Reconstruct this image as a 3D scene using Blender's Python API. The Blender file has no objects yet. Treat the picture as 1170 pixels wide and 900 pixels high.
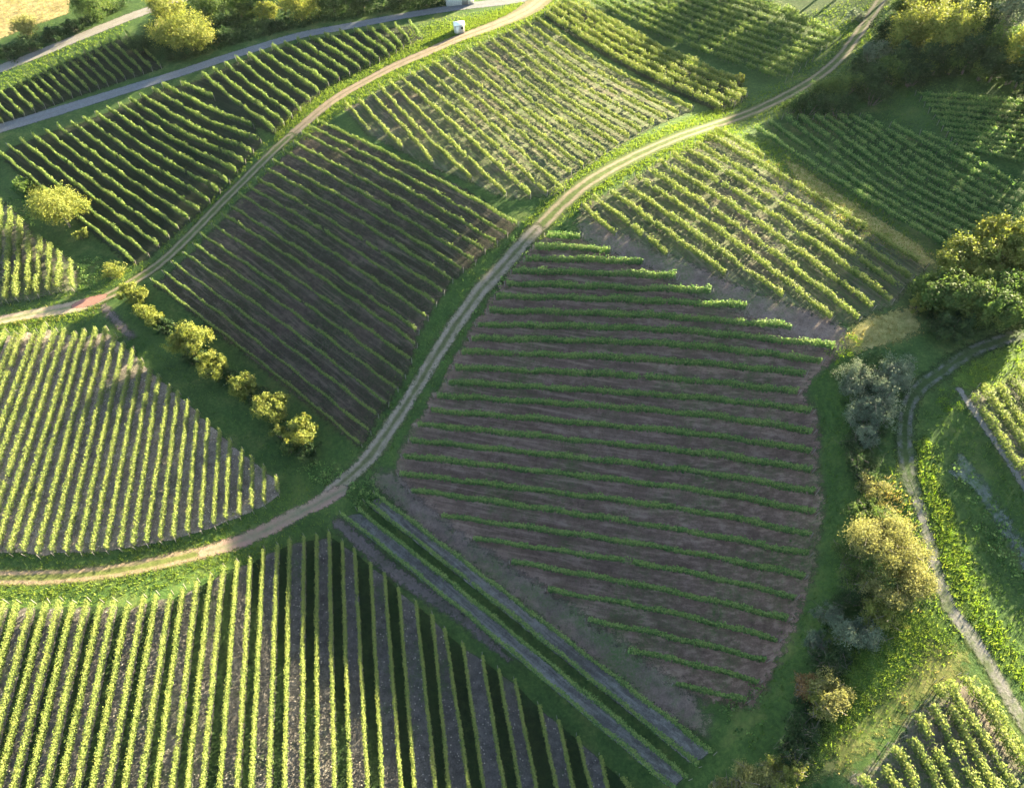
import bpy, math, random
import numpy as np

rng = np.random.default_rng(11)
random.seed(5)
C = bpy.context.scene.collection
PW, PH, FPX = 1170.0, 900.0, 820.0
PITCH = math.radians(52.0)
CAMZ = 100.0
SUN_EL = math.radians(12.5)
SUN_AZ = math.radians(45.0)          # clockwise from +Y towards +X
HS = 1.5

FWD = np.array([0, math.cos(PITCH), -math.sin(PITCH)])
UP = np.array([0, math.sin(PITCH), math.cos(PITCH)])
RIGHT = np.array([1.0, 0, 0])
CAM = np.array([0, 0, CAMZ])


def ray(u, v):
    return RIGHT * (u - PW / 2) / FPX - UP * (v - PH / 2) / FPX + FWD


# ------------------------------------------------------------------ terrain
CTRL = [(0,80,5),(100,70,6),(200,40,7),(330,10,8),(0,10,6),(40,-30,7),
(100,116,5.5),(273,61,8),(453,20,10),
(50,180,4.5),(180,130,6.5),(320,130,8.5),(150,290,4),(250,230,6),(400,90,9.5),
(600,15,10),(520,45,10.5),
(400,120,10),(480,170,12.6),(560,220,13.7),(600,130,12),(690,100,10.5),(620,30,10),(780,120,10.5),(700,160,12.5),(650,200,13.5),
(460,190,12.2),(540,250,12.8),(350,200,9.4),(420,300,9.2),(520,310,11.3),(480,380,8.8),(250,300,6.5),(330,400,5.2),(420,470,4.6),(200,320,5.2),
(573,297,11.5),(640,245,13),(500,400,7.5),(450,480,5),(400,545,3.3),
(650,275,13.2),(770,320,13.5),(880,360,13.8),(950,400,13.8),(700,350,11),(600,400,8.5),(750,450,8),(880,500,9.5),(600,520,5),(750,570,5.5),(900,620,8.5),(500,560,3),(650,650,2.5),(800,700,5),(880,740,7.5),(720,740,2.5),(800,790,4.5),
(940,500,11),(940,650,10.5),(880,820,8.5),
(985,450,13.5),(985,550,13),(1000,640,12.5),(950,760,11.5),(900,840,10.5),(880,890,10),
(700,215,13.5),(800,240,14.0),(900,300,14.0),(1000,340,14.3),(820,165,13.2),(930,220,13.6),(1040,290,14.2),
(880,150,11.9),(1000,190,12.6),(1100,150,14.2),(1100,250,12.8),(1170,200,14.0),
(700,40,9),(800,60,9.2),(880,60,11),(900,100,11.5),(780,0,9.5),(960,60,12.3),(900,10,11),
(1000,30,13.2),(1100,60,15.8),(1170,60,17),(1060,0,15.5),
(1100,340,14),(1170,300,14),(1040,480,13.5),(1120,430,14),(1170,500,14.5),(1080,620,13.2),(1170,650,12.7),(1120,600,12.9),(1260,620,13.6),(1230,520,14.2),(1050,740,12.6),(1130,760,12.8),(1170,850,12.3),(1000,820,11.8),(1080,860,12.3),
(20,390,4.0),(110,400,4.3),(60,500,4.1),(160,500,4.8),(20,620,4.4),(150,615,4.5),(260,540,4.6),(310,570,3.8),
(160,345,4.9),(250,420,4.9),(330,490,4.5),
(0,700,5.2),(150,720,4.8),(300,660,2.7),(0,880,5.4),(200,880,4.5),(350,800,2.9),(390,620,1.7),(450,750,1.8),(500,880,2),(620,850,1.2),(700,885,2),
(470,620,2),(600,740,2),(700,830,2.5),(790,880,4.5),
(20,300,3.5),(70,250,4),
(1400,100,16),(1400,500,11),(1300,900,10),(-300,300,3),(-300,800,6),(-300,60,5),(585,-150,11),(0,-150,8),(1170,-150,15),(1500,-150,15),
(300,1000,5),(800,1000,5),(1100,1000,12),(0,1000,5.8)]


def ctrl_pos(u, v, h):
    r = ray(u, v)
    t = (h * HS - CAMZ) / r[2]
    return CAM[:2] + r[:2] * t


_cp = np.array([ctrl_pos(*c) for c in CTRL])
_ch = np.array([c[2] * HS for c in CTRL])


def _phi(d2):
    return 0.5 * d2 * np.log(d2 + 1e-6)


def _fit(lam):
    n = len(_cp)
    s = _cp / 100.0
    d2 = ((s[:, None] - s[None]) ** 2).sum(-1)
    K = _phi(d2) + lam * np.eye(n)
    P = np.hstack([np.ones((n, 1)), s])
    A = np.zeros((n + 3, n + 3))
    A[:n, :n] = K
    A[:n, n:] = P
    A[n:, :n] = P.T
    return np.linalg.solve(A, np.concatenate([_ch, np.zeros(3)]))


_w = _fit(0.004)


def terrain(x, y):
    x = np.asarray(x, float)
    y = np.asarray(y, float)
    sh = x.shape
    p = np.stack([x.ravel(), y.ravel()], 1) / 100.0
    out = np.empty(len(p))
    s = _cp / 100.0
    for i in range(0, len(p), 40000):
        q = p[i:i + 40000]
        d2 = ((q[:, None] - s[None]) ** 2).sum(-1)
        out[i:i + 40000] = _phi(d2) @ _w[:-3] + _w[-3] + q @ _w[-2:]
    px, py = p[:, 0] * 100, p[:, 1] * 100
    ex = np.maximum(0, np.maximum(px - 190, -190 - px))
    ey = np.maximum(0, np.maximum(py - 330, -60 - py))
    k = np.clip(np.hypot(ex, ey) / 120.0, 0, 1)
    k = k * k * (3 - 2 * k)
    out = np.clip(out, -6, 34) * (1 - k) + 12.0 * k
    return out.reshape(sh)


def unproj(uv, dz=0.0):
    """photo pixel -> point of the terrain (dz above it) that is seen there"""
    uv = np.atleast_2d(np.asarray(uv, float))
    r = np.stack([ray(u, v) for u, v in uv])
    z = np.full(len(uv), 8.0)
    for _ in range(60):
        t = (z + dz - CAMZ) / r[:, 2]
        xy = CAM[:2] + r[:, :2] * t[:, None]
        z = 0.4 * z + 0.6 * terrain(xy[:, 0], xy[:, 1])
    return np.column_stack([xy, z])


def scale_at(p):
    return FPX / float(np.dot(np.asarray(p) - CAM, FWD))


# ------------------------------------------------------------------ helpers
def tag(o, label=None, cat=None, group=None, kind=None):
    if label: o['label'] = label
    if cat: o['category'] = cat
    if group: o['group'] = group
    if kind: o['kind'] = kind
    return o


def link(o, parent=None, loc=(0, 0, 0)):
    C.objects.link(o)
    o.location = loc
    if parent is not None:
        o.parent = parent
    return o


def empty(name, loc):
    o = bpy.data.objects.new(name, None)
    o.empty_display_size = 0.5
    return link(o, None, loc)


def np_mesh(name, V, Fc, mats, midx=None, attrs=None, smooth=False):
    """V (n,3); Fc list of (k,m) int arrays (m = verts per face)"""
    me = bpy.data.meshes.new(name)
    V = np.asarray(V, np.float32)
    me.vertices.add(len(V))
    me.vertices.foreach_set('co', V.ravel())
    loops = np.concatenate([f.ravel() for f in Fc]).astype(np.int32)
    tot = np.concatenate([np.full(len(f), f.shape[1], np.int32) for f in Fc])
    start = np.concatenate([[0], np.cumsum(tot)[:-1]]).astype(np.int32)
    me.loops.add(len(loops))
    me.loops.foreach_set('vertex_index', loops)
    me.polygons.add(len(tot))
    me.polygons.foreach_set('loop_start', start)
    me.polygons.foreach_set('loop_total', tot)
    for m in mats:
        me.materials.append(m)
    if midx is not None:
        me.polygons.foreach_set('material_index', np.asarray(midx, np.int32))
    if smooth:
        me.polygons.foreach_set('use_smooth', np.ones(len(tot), bool))
    for k, a in (attrs or {}).items():
        at = me.attributes.new(k, 'FLOAT', 'POINT')
        at.data.foreach_set('value', np.asarray(a, np.float32))
    me.update(calc_edges=True)
    return me


def mobj(name, me, parent=None, loc=(0, 0, 0)):
    return link(bpy.data.objects.new(name, me), parent, loc)


def box_vf(c, s, rz=0.0, taper=1.0):
    x, y, z = s[0] / 2, s[1] / 2, s[2] / 2
    v = np.array([[-x, -y, -z], [x, -y, -z], [x, y, -z], [-x, y, -z],
                  [-x * taper, -y * taper, z], [x * taper, -y * taper, z], [x * taper, y * taper, z], [-x * taper, y * taper, z]])
    ca, sa = math.cos(rz), math.sin(rz)
    v = v @ np.array([[ca, sa, 0], [-sa, ca, 0], [0, 0, 1]])
    f = np.array([[3, 2, 1, 0], [4, 5, 6, 7], [0, 1, 5, 4], [1, 2, 6, 5], [2, 3, 7, 6], [3, 0, 4, 7]])
    return v + np.asarray(c), f


def merge(parts):
    V, F, o = [], [], 0
    for v, f in parts:
        V.append(v)
        F.append(f + o)
        o += len(v)
    return np.vstack(V), np.vstack(F)


def tube_vf(pts, rad, n=7):
    pts = np.asarray(pts, float)
    V, F = [], []
    for i, p in enumerate(pts):
        d = pts[min(i + 1, len(pts) - 1)] - pts[max(i - 1, 0)]
        d = d / (np.linalg.norm(d) + 1e-9)
        a = np.cross(d, [0.3, 1, 0.2])
        a /= np.linalg.norm(a) + 1e-9
        b = np.cross(d, a)
        for k in range(n):
            t = 2 * math.pi * k / n
            V.append(p + rad[i] * (math.cos(t) * a + math.sin(t) * b))
    for i in range(len(pts) - 1):
        for k in range(n):
            F.append([i * n + k, i * n + (k + 1) % n, (i + 1) * n + (k + 1) % n, (i + 1) * n + k])
    return np.array(V), np.array(F)


# ------------------------------------------------------------------ materials
def new_mat(name):
    m = bpy.data.materials.new(name)
    m.use_nodes = True
    nt = m.node_tree
    nt.nodes.clear()
    out = nt.nodes.new('ShaderNodeOutputMaterial')
    return m, nt, out


class NT:
    def __init__(self, nt): self.nt = nt
    def n(self, t, **kw):
        x = self.nt.nodes.new(t)
        for k, v in kw.items(): setattr(x, k, v)
        return x
    def l(self, a, b): self.nt.links.new(a, b)
    def setin(self, node, i, v):
        if isinstance(v, bpy.types.NodeSocket): self.l(v, node.inputs[i])
        else: node.inputs[i].default_value = v
    def noise(self, scale, detail=4, rough=.6, vec=None, dist=0.0):
        x = self.n('ShaderNodeTexNoise')
        x.inputs['Scale'].default_value = scale
        x.inputs['Detail'].default_value = detail
        x.inputs['Roughness'].default_value = rough
        x.inputs['Distortion'].default_value = dist
        if vec is not None: self.l(vec, x.inputs['Vector'])
        return x.outputs['Fac']
    def ramp(self, fac, stops, interp='LINEAR'):
        x = self.n('ShaderNodeValToRGB')
        x.color_ramp.interpolation = interp
        el = x.color_ramp.elements
        while len(el) < len(stops): el.new(0.5)
        for e, (p, c) in zip(el, stops):
            e.position = p
            e.color = (c, c, c, 1) if not hasattr(c, '__len__') else (*c, 1)
        self.l(fac, x.inputs['Fac'])
        return x.outputs['Color']
    def math(self, op, a, b=0.0, clamp=False):
        x = self.n('ShaderNodeMath', operation=op, use_clamp=clamp)
        self.setin(x, 0, a); self.setin(x, 1, b)
        return x.outputs[0]
    def mix(self, f, a, b):
        x = self.n('ShaderNodeMix', data_type='RGBA')
        self.setin(x, 0, f)
        for i, v in ((6, a), (7, b)):
            if isinstance(v, bpy.types.NodeSocket): self.l(v, x.inputs[i])
            else: x.inputs[i].default_value = (*v, 1)
        return x.outputs[2]
    def attr(self, name):
        x = self.n('ShaderNodeAttribute', attribute_name=name)
        return x.outputs['Fac']
    def pos(self):
        return self.n('ShaderNodeNewGeometry').outputs['Position']
    def bump(self, h, dist, strength=1.0):
        x = self.n('ShaderNodeBump')
        x.inputs['Distance'].default_value = dist
        x.inputs['Strength'].default_value = strength
        self.l(h, x.inputs['Height'])
        return x.outputs['Normal']
    def pbsdf(self, col, rough=.9, spec=.2, normal=None):
        x = self.n('ShaderNodeBsdfPrincipled')
        self.setin(x, 'Base Color', col if isinstance(col, bpy.types.NodeSocket) else (*col, 1))
        self.setin(x, 'Roughness', rough)
        x.inputs['Specular IOR Level'].default_value = spec
        if normal is not None: self.l(normal, x.inputs['Normal'])
        return x.outputs[0]


def leaf_mat(name, dark, light, warm=None, trans=.38, tgain=1.25):
    m, nt, out = new_mat(name)
    k = NT(nt)
    t = k.attr('tint')
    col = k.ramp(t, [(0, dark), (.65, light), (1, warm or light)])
    b = k.pbsdf(col, .7, .12)
    tr = k.n('ShaderNodeBsdfTranslucent')
    g = k.mix(1.0, col, col)
    hs = k.n('ShaderNodeHueSaturation')
    hs.inputs['Value'].default_value = tgain
    hs.inputs['Saturation'].default_value = 1.1
    hs.inputs['Hue'].default_value = .497
    k.l(col, hs.inputs['Color'])
    k.l(hs.outputs[0], tr.inputs['Color'])
    mx = k.n('ShaderNodeMixShader')
    mx.inputs[0].default_value = trans
    k.l(b, mx.inputs[1]); k.l(tr.outputs[0], mx.inputs[2])
    k.l(mx.outputs[0], out.inputs[0])
    return m


def plain_mat(name, a, b, scale=3.0, rough=.8, spec=.3):
    m, nt, out = new_mat(name)
    k = NT(nt)
    tc = k.n('ShaderNodeTexCoord').outputs['Object']
    f = k.noise(scale, 5, .6, tc)
    col = k.ramp(f, [(.3, a), (.7, b)])
    k.l(k.pbsdf(col, rough, spec, k.bump(f, .01)), out.inputs[0])
    return m


def edge_out(k, out, shader, rag=.9, nscale=1.2):
    """ragged, gravelly border driven by the distance to the patch's outline"""
    e = k.attr('edge')
    p = k.pos()
    n1 = k.noise(nscale, 6, .7, p)
    n2 = k.noise(nscale * 5, 3, .7, p)
    s = k.math('ADD', k.math('MULTIPLY', k.math('SUBTRACT', n1, .5), rag * 4), k.math('MULTIPLY', k.math('SUBTRACT', n2, .5), rag * 2.2))
    a = k.math('ADD', e, s)
    a = k.math('MULTIPLY', a, 1.5 / max(rag, .2))
    a = k.math('ADD', a, .5, True)
    tr = k.n('ShaderNodeBsdfTransparent')
    mx = k.n('ShaderNodeMixShader')
    k.l(a, mx.inputs[0]); k.l(tr.outputs[0], mx.inputs[1]); k.l(shader, mx.inputs[2])
    k.l(mx.outputs[0], out.inputs[0])


def soil_mat(name, a, b, grass=.35, grasscol=(.045, .085, .02), stones=.0, rag=.9, pale=(.42, .36, .30), ang=None):
    m, nt, out = new_mat(name)
    k = NT(nt)
    p = k.pos()
    big = k.noise(.09, 4, .6, p)
    mid = k.noise(.9, 6, .7, p)
    fine = k.noise(5.5, 4, .75, p)
    f = k.math('ADD', k.math('MULTIPLY', mid, .55), k.math('MULTIPLY', fine, .45))
    col = k.ramp(f, [(.36, tuple(c * .45 for c in a)), (.49, a), (.58, b), (.70, tuple(c * 1.45 for c in b))])
    col = k.mix(k.ramp(k.noise(.22, 4, .7, p), [(.42, .0), (.62, .45)]), col, tuple(c * .55 for c in a))
    gn = k.math('ADD', k.math('MULTIPLY', big, .6), k.math('MULTIPLY', k.noise(.7, 5, .75, p), .4))
    gm = k.ramp(gn, [(.60 - grass * .35, 0), (.74 - grass * .35, 1)])
    gm = k.math('MULTIPLY', gm, k.ramp(k.noise(3.0, 3, .7, p), [(.38, .15), (.6, .9)]))
    col = k.mix(gm, col, grasscol)
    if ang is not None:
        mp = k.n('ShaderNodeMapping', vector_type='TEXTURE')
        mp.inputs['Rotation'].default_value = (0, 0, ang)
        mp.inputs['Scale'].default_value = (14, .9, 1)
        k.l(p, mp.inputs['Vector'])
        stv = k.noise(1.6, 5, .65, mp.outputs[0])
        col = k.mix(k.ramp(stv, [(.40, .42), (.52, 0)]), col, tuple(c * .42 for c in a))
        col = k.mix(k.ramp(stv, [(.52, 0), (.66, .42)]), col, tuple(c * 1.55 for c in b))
    if stones > 0:
        vo = k.n('ShaderNodeTexVoronoi')
        vo.inputs['Scale'].default_value = 2.4
        k.l(p, vo.inputs['Vector'])
        st = k.ramp(vo.outputs['Distance'], [(.12, 1), (.24, 0)])
        pick = k.ramp(k.noise(2.0, 2, .5, p), [(.62 - stones * .2, 0), (.66 - stones * .2, 1)])
        col = k.mix(k.math('MULTIPLY', st, pick), col, pale)
    h = k.math('ADD', k.math('MULTIPLY', mid, .6), k.math('MULTIPLY', fine, .4))
    edge_out(k, out, k.pbsdf(col, .95, .1, k.bump(h, .3)), rag)
    return m


def track_mat(name, rut, mid, rut_c=.78, rut_w=.42, midgrass=1.0, rag=.55, mix2=None, grown=.45, gt=.46):
    m, nt, out = new_mat(name)
    k = NT(nt)
    p = k.pos()
    u = k.math('ABSOLUTE', k.attr('across'))
    wob = k.math('MULTIPLY', k.math('SUBTRACT', k.noise(.35, 4, .6, p), .5), .7)
    wob2 = k.math('MULTIPLY', k.math('SUBTRACT', k.noise(2.6, 4, .7, p), .5), .55)
    d = k.math('ABSOLUTE', k.math('SUBTRACT', k.math('ADD', u, wob), rut_c))
    d = k.math('ADD', d, wob2)
    mask = k.ramp(d, [(rut_w * .4, 0), (rut_w * 1.8, 1)])
    mask = k.math('MULTIPLY', mask, midgrass)
    over = k.ramp(k.noise(.55, 5, .75, p), [(gt, 0), (gt + .16, grown)])
    mask = k.math('MAXIMUM', mask, over)
    f = k.noise(3.5, 6, .75, p)
    big = k.noise(.12, 3, .6, p)
    rc = k.ramp(f, [(.3, tuple(c * .65 for c in rut)), (.5, rut), (.7, tuple(min(.7, c * 1.3) for c in rut))])
    if mix2:
        rc = k.mix(k.ramp(big, [(.45, 0), (.6, 1)]), rc, mix2)
    mc = k.ramp(k.noise(1.4, 5, .7, p), [(.3, tuple(c * .6 for c in mid)), (.55, mid), (.75, tuple(c * 1.5 for c in mid))])
    col = k.mix(mask, rc, mc)
    edge_out(k, out, k.pbsdf(col, .95, .1, k.bump(f, .08)), rag, 1.6)
    return m


def ground_mat():
    m, nt, out = new_mat('grassland')
    k = NT(nt)
    p = k.pos()
    big = k.noise(.035, 4, .6, p)
    mid = k.noise(.25, 5, .7, p)
    fine = k.noise(2.2, 6, .75, p)
    g = k.ramp(k.math('ADD', k.math('MULTIPLY', fine, .6), k.math('MULTIPLY', mid, .4)), [(.33, (.013, .029, .009)), (.5, (.036, .068, .018)), (.66, (.080, .118, .028))])
    dry = k.ramp(k.noise(1.3, 5, .75, p), [(.3, (.06, .065, .02)), (.6, (.15, .13, .05)), (.8, (.22, .18, .09))])
    dm = k.math('ADD', k.math('MULTIPLY', big, .45), k.math('MULTIPLY', mid, .55))
    dm = k.ramp(dm, [(.52, 0), (.68, .55)])
    col = k.mix(dm, g, dry)
    h = k.math('ADD', k.math('MULTIPLY', fine, .7), k.math('MULTIPLY', k.noise(9, 3, .7, p), .3))
    k.l(k.pbsdf(col, .95, .08, k.bump(h, .22)), out.inputs[0])
    return m


M = dict(
    ground=ground_mat(),
    vine=leaf_mat('vine_leaves', (.046, .084, .024), (.115, .168, .042), (.16, .195, .055)),
    vine_deep=leaf_mat('vine_leaves_deep_green', (.034, .078, .026), (.110, .185, .052), (.19, .245, .075)),
    vine_pale=leaf_mat('vine_leaves_yellowing', (.070, .105, .028), (.150, .192, .050), (.20, .215, .06)),
    stem=plain_mat('vine_wood', (.06, .045, .035), (.13, .10, .08), 6),
    post=plain_mat('weathered_post', (.13, .115, .10), (.22, .20, .175), 5),
    bark=plain_mat('bark', (.06, .05, .04), (.15, .12, .10), 4),
    tree_yellow=leaf_mat('tree_leaves_yellow_green', (.075, .095, .022), (.165, .185, .042), (.23, .215, .055)),
    tree_green=leaf_mat('tree_leaves_green', (.032, .060, .018), (.080, .122, .032), (.125, .155, .042)),
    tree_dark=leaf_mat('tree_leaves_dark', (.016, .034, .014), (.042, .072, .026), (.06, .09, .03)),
    shrub_grey=leaf_mat('shrub_leaves_grey', (.060, .085, .055), (.125, .155, .098), (.20, .215, .13), .25, 1.0),
    shrub_straw=leaf_mat('shrub_leaves_straw', (.10, .105, .035), (.195, .192, .066), (.27, .255, .10)),
    shrub_orange=leaf_mat('shrub_leaves_orange', (.13, .080, .035), (.215, .125, .055), (.29, .19, .09)),
    grass=leaf_mat('grass_blades', (.060, .105, .018), (.125, .185, .030), (.19, .215, .045), .45),
    grass_shade=leaf_mat('shade_toned_grass_blades', (.034, .066, .017), (.080, .134, .030), (.125, .172, .040), .4),  # shaded copy of the grass, the shade is in its colour
    grass_lit=leaf_mat('lit_toned_grass_blades', (.075, .120, .020), (.135, .190, .034), (.20, .22, .05), .45),  # sunlit copy of the grass, the light is in its colour
    straw=leaf_mat('straw_blades', (.13, .12, .035), (.24, .20, .07), (.34, .28, .13), .4),
    weed=leaf_mat('weed_leaves', (.060, .110, .012), (.12, .20, .018), (.17, .23, .025), .45),
)

# ------------------------------------------------------------------ ground sheet
def axis(lo, hi, step, far):
    a = list(np.arange(lo, hi + 1e-6, step))
    s, x = step, lo
    left = []
    while x > -far:
        s *= 1.35
        x -= s
        left.append(x)
    s, x = step, hi
    right = []
    while x < far:
        s *= 1.35
        x += s
        right.append(x)
    return np.array(left[::-1] + a + right)


gx, gy = axis(-170, 190, 1.25, 1800), axis(-40, 290, 1.25, 2200)
GX, GY = np.meshgrid(gx, gy)
GZ = terrain(GX, GY)
nx, ny = len(gx), len(gy)
idx = np.arange(nx * ny).reshape(ny, nx)
Fg = np.stack([idx[:-1, :-1], idx[:-1, 1:], idx[1:, 1:], idx[1:, :-1]], -1).reshape(-1, 4)
g = mobj('ground', np_mesh('ground', np.stack([GX, GY, GZ], -1).reshape(-1, 3), [Fg], [M['ground']], smooth=True))
tag(g, 'rolling hillside of dark and yellowing grass under the vineyard', 'ground', kind='structure')


def seg_dist(P, A, B):
    d = B - A
    t = np.clip(((P - A) @ d) / (d @ d + 1e-9), 0, 1)
    q = P - (A + t[:, None] * d)
    return np.hypot(q[:, 0], q[:, 1]), t


def inside(P, poly):
    c = np.zeros(len(P), bool)
    n = len(poly)
    for i in range(n):
        a, b = poly[i], poly[(i + 1) % n]
        if a[1] == b[1]:
            continue
        m = (a[1] > P[:, 1]) != (b[1] > P[:, 1])
        x = (b[0] - a[0]) * (P[:, 1] - a[1]) / (b[1] - a[1]) + a[0]
        c ^= m & (P[:, 0] < x)
    return c


def poly_sd(P, poly):
    d = np.full(len(P), 1e9)
    for i in range(len(poly)):
        d = np.minimum(d, seg_dist(P, poly[i], poly[(i + 1) % len(poly)])[0])
    return np.where(inside(P, poly), d, -d)


def grid_patch(name, P_lo, P_hi, step, sdfun, mat, dz, grow=2.0, extra=None):
    xs = np.arange(P_lo[0] - grow, P_hi[0] + grow + step, step)
    ys = np.arange(P_lo[1] - grow, P_hi[1] + grow + step, step)
    X, Y = np.meshgrid(xs, ys)
    P = np.stack([X.ravel(), Y.ravel()], 1)
    r = sdfun(P)
    sd, ex = r if isinstance(r, tuple) else (r, None)
    n, mth = len(xs), len(ys)
    idx = np.arange(n * mth).reshape(mth, n)
    q = np.stack([idx[:-1, :-1], idx[:-1, 1:], idx[1:, 1:], idx[1:, :-1]], -1).reshape(-1, 4)
    q = q[(sd[q] > -grow).any(1)]
    used = np.unique(q)
    rm = np.full(n * mth, -1)
    rm[used] = np.arange(len(used))
    P = P[used]
    z = terrain(P[:, 0], P[:, 1]) + dz
    at = {'edge': sd[used]}
    if ex is not None:
        at['across'] = ex[used]
    me = np_mesh(name, np.column_stack([P, z]), [rm[q]], [mat], attrs=at, smooth=True)
    return mobj(name, me)


def densify(pts, step=3.0):
    """Catmull-Rom through the points"""
    pts = np.asarray(pts, float)
    P = np.vstack([2 * pts[0] - pts[1], pts, 2 * pts[-1] - pts[-2]])
    out = []
    for i in range(1, len(P) - 2):
        n = max(2, int(np.linalg.norm(P[i + 1] - P[i]) / step))
        t = np.linspace(0, 1, n, endpoint=False)[:, None]
        a, b, c, d = P[i - 1], P[i], P[i + 1], P[i + 2]
        out.append(.5 * (2 * b + (c - a) * t + (2 * a - 5 * b + 4 * c - d) * t ** 2 + (3 * b - a - 3 * c + d) * t ** 3))
    out.append(pts[-1:])
    return np.vstack(out)


def line_sd(P, line, hw):
    """hw: half width per line point"""
    best = np.full(len(P), 1e9)
    ac = np.zeros(len(P))
    hwv = np.zeros(len(P))
    for i in range(len(line) - 1):
        d, t = seg_dist(P, line[i], line[i + 1])
        dr = line[i + 1] - line[i]
        sg = np.sign(dr[0] * (P[:, 1] - line[i][1]) - dr[1] * (P[:, 0] - line[i][0]))
        m = d < best
        best[m] = d[m]
        ac[m] = (sg * d)[m]
        hwv[m] = (hw[i] * (1 - t) + hw[i + 1] * t)[m]
    return hwv - best, ac


TRACKS = []


def track(name, px, hw, mat, dz, label, step=.35):
    px = np.asarray(px, float)
    w = unproj(px)[:, :2]
    hw = np.asarray(hw if hasattr(hw, '__len__') else [hw] * len(px), float)
    full = densify(np.column_stack([w, hw]), 2.0)
    line, h = full[:, :2], full[:, 2]
    o = grid_patch(name, line.min(0) - 3, line.max(0) + 3, step, lambda P: line_sd_fast(P, line, h), mat, dz, .9)
    tag(o, label, 'track', kind='structure')
    TRACKS.append((line, h))
    return o


def line_sd_fast(P, line, h):
    # bucket by bounding boxes of chunks to keep it quick
    sd = np.full(len(P), -1e9)
    ac = np.zeros(len(P))
    for i in range(0, len(line) - 1, 6):
        seg = line[i:i + 7]
        hh = h[i:i + 7]
        lo, hi = seg.min(0) - 6, seg.max(0) + 6
        m = np.where((P[:, 0] > lo[0]) & (P[:, 0] < hi[0]) & (P[:, 1] > lo[1]) & (P[:, 1] < hi[1]))[0]
        if len(m) == 0: continue
        s, a = line_sd(P[m], seg, hh)
        better = s > sd[m]
        sd[m[better]] = s[better]
        ac[m[better]] = a[better]
    return sd, ac


def patch(name, px, mat, dz, label, step=.6, kind='structure', cat='ground', grow=0.0):
    poly = unproj(px)[:, :2]
    o = grid_patch(name, poly.min(0), poly.max(0), step, lambda P: poly_sd(P, poly) + grow, mat, dz, 2.4)
    tag(o, label, cat, kind=kind)
    return o


# ------------------------------------------------------------------ tracks
T_GREY = track_mat('grey_gravel_road', (.120, .120, .128), (.10, .105, .095), .9, .75, .55, .3)
T_PALE = track_mat('pale_gravel_road', (.20, .178, .158), (.13, .122, .095), .9, .8, .4, .4)
T_DIRT = track_mat('beige_dirt_track', (.25, .185, .135), (.075, .12, .04), .85, .48, .8, .45)
T_TAN = track_mat('tan_grassy_track', (.170, .122, .082), (.075, .086, .025), .75, .26, 1.0, .8, grown=.6)
T_MID = track_mat('grey_brown_track', (.190, .152, .120), (.075, .080, .035), .75, .34, 1.0, .8, grown=.6)
T_DIRT2 = track_mat('beige_dirt_track_wide', (.190, .138, .100), (.085, .080, .038), .8, .5, .8, .45)
T_RED = track_mat('pinkish_dirt_track', (.185, .132, .100), (.07, .11, .05), .85, .75, .7, .5, (.20, .122, .10))
T_FARM = track_mat('grassy_farm_track', (.165, .128, .092), (.055, .075, .020), .8, .27, 1.0, .7)
T_BROWN = track_mat('brown_wheel_track', (.105, .082, .074), (.05, .05, .032), .5, .5, .8, .9, grown=.8)

track('gravel_road', [(-25, 153), (0, 147), (50, 132), (102, 116), (150, 101), (205, 84), (273, 61.5), (342, 41), (400, 30), (453, 20), (522, 9), (575, 2), (625, -8)],
      [2.0, 2.0, 2.0, 1.9, 1.8, 1.8, 1.8, 1.8, 1.8, 1.7, 1.8, 2.2, 3.0], T_GREY, .05, 'narrow grey gravel road curving above the upper left vine plot')
track('pale_road', [(-30, 91), (0, 79), (34, 66), (82, 46.5), (120, 31), (157, 16.5), (200, 2), (250, -15)], 2.0, T_PALE, .05,
      'pale gravel road in the upper left corner, ending under yellow trees')
track('dirt_track', [(630, -12), (618, 0), (604, 11), (585, 21), (555, 33), (522, 45), (488, 60), (453, 75), (420, 92), (385, 112), (342, 147), (318, 168)],
      [3, 3, 2.8, 2.3, 2.0, 1.8, 1.7, 1.7, 1.6, 1.6, 1.5, 1.4], T_DIRT2, .06, 'sunlit beige dirt track running down between two upper left vine plots')
track('farm_track', [(330, 157), (301, 184), (277, 208), (253, 232), (223, 263), (205, 281), (189, 296), (172, 309), (153, 321), (136, 332), (120, 339.5), (106, 345)], 1.55, T_FARM, .065,
      'two rut farm track running down to the red earth junction')
track('grassy_track', [(108, 344), (92, 349), (60, 355), (30, 360), (0, 366), (-25, 371)], [1.6, 1.8, 1.5, 1.3, 1.2, 1.2], T_DIRT, .06,
      'grassy dirt track leaving the red junction to the left edge')
track('red_earth', [(86, 349), (97, 346), (108, 343), (118, 339)], [.7, 1.25, 1.2, .7], track_mat('red_earth', (.215, .105, .082), (.215, .11, .085), .5, 1.5, 0, .3), .075,
      'bare red earth patch at the left track junction')
track('winding_track', [(1020, -15), (1006, 2), (989, 27), (975, 47), (961, 65), (941, 83), (917, 99), (893, 112), (866, 125), (835, 137), (804, 147), (770, 159), (727, 178), (695, 195), (665, 214), (638, 238), (618, 258), (600, 276)],
      [1.6, 1.6, 1.6, 1.6, 1.6, 1.6, 1.6, 1.7, 1.9, 2.0, 2.0, 2.0, 2.0, 2.0, 1.9, 1.8, 1.8, 1.7], T_FARM, .055, 'long winding farm track with two ruts across the upper right hillside')
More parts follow.
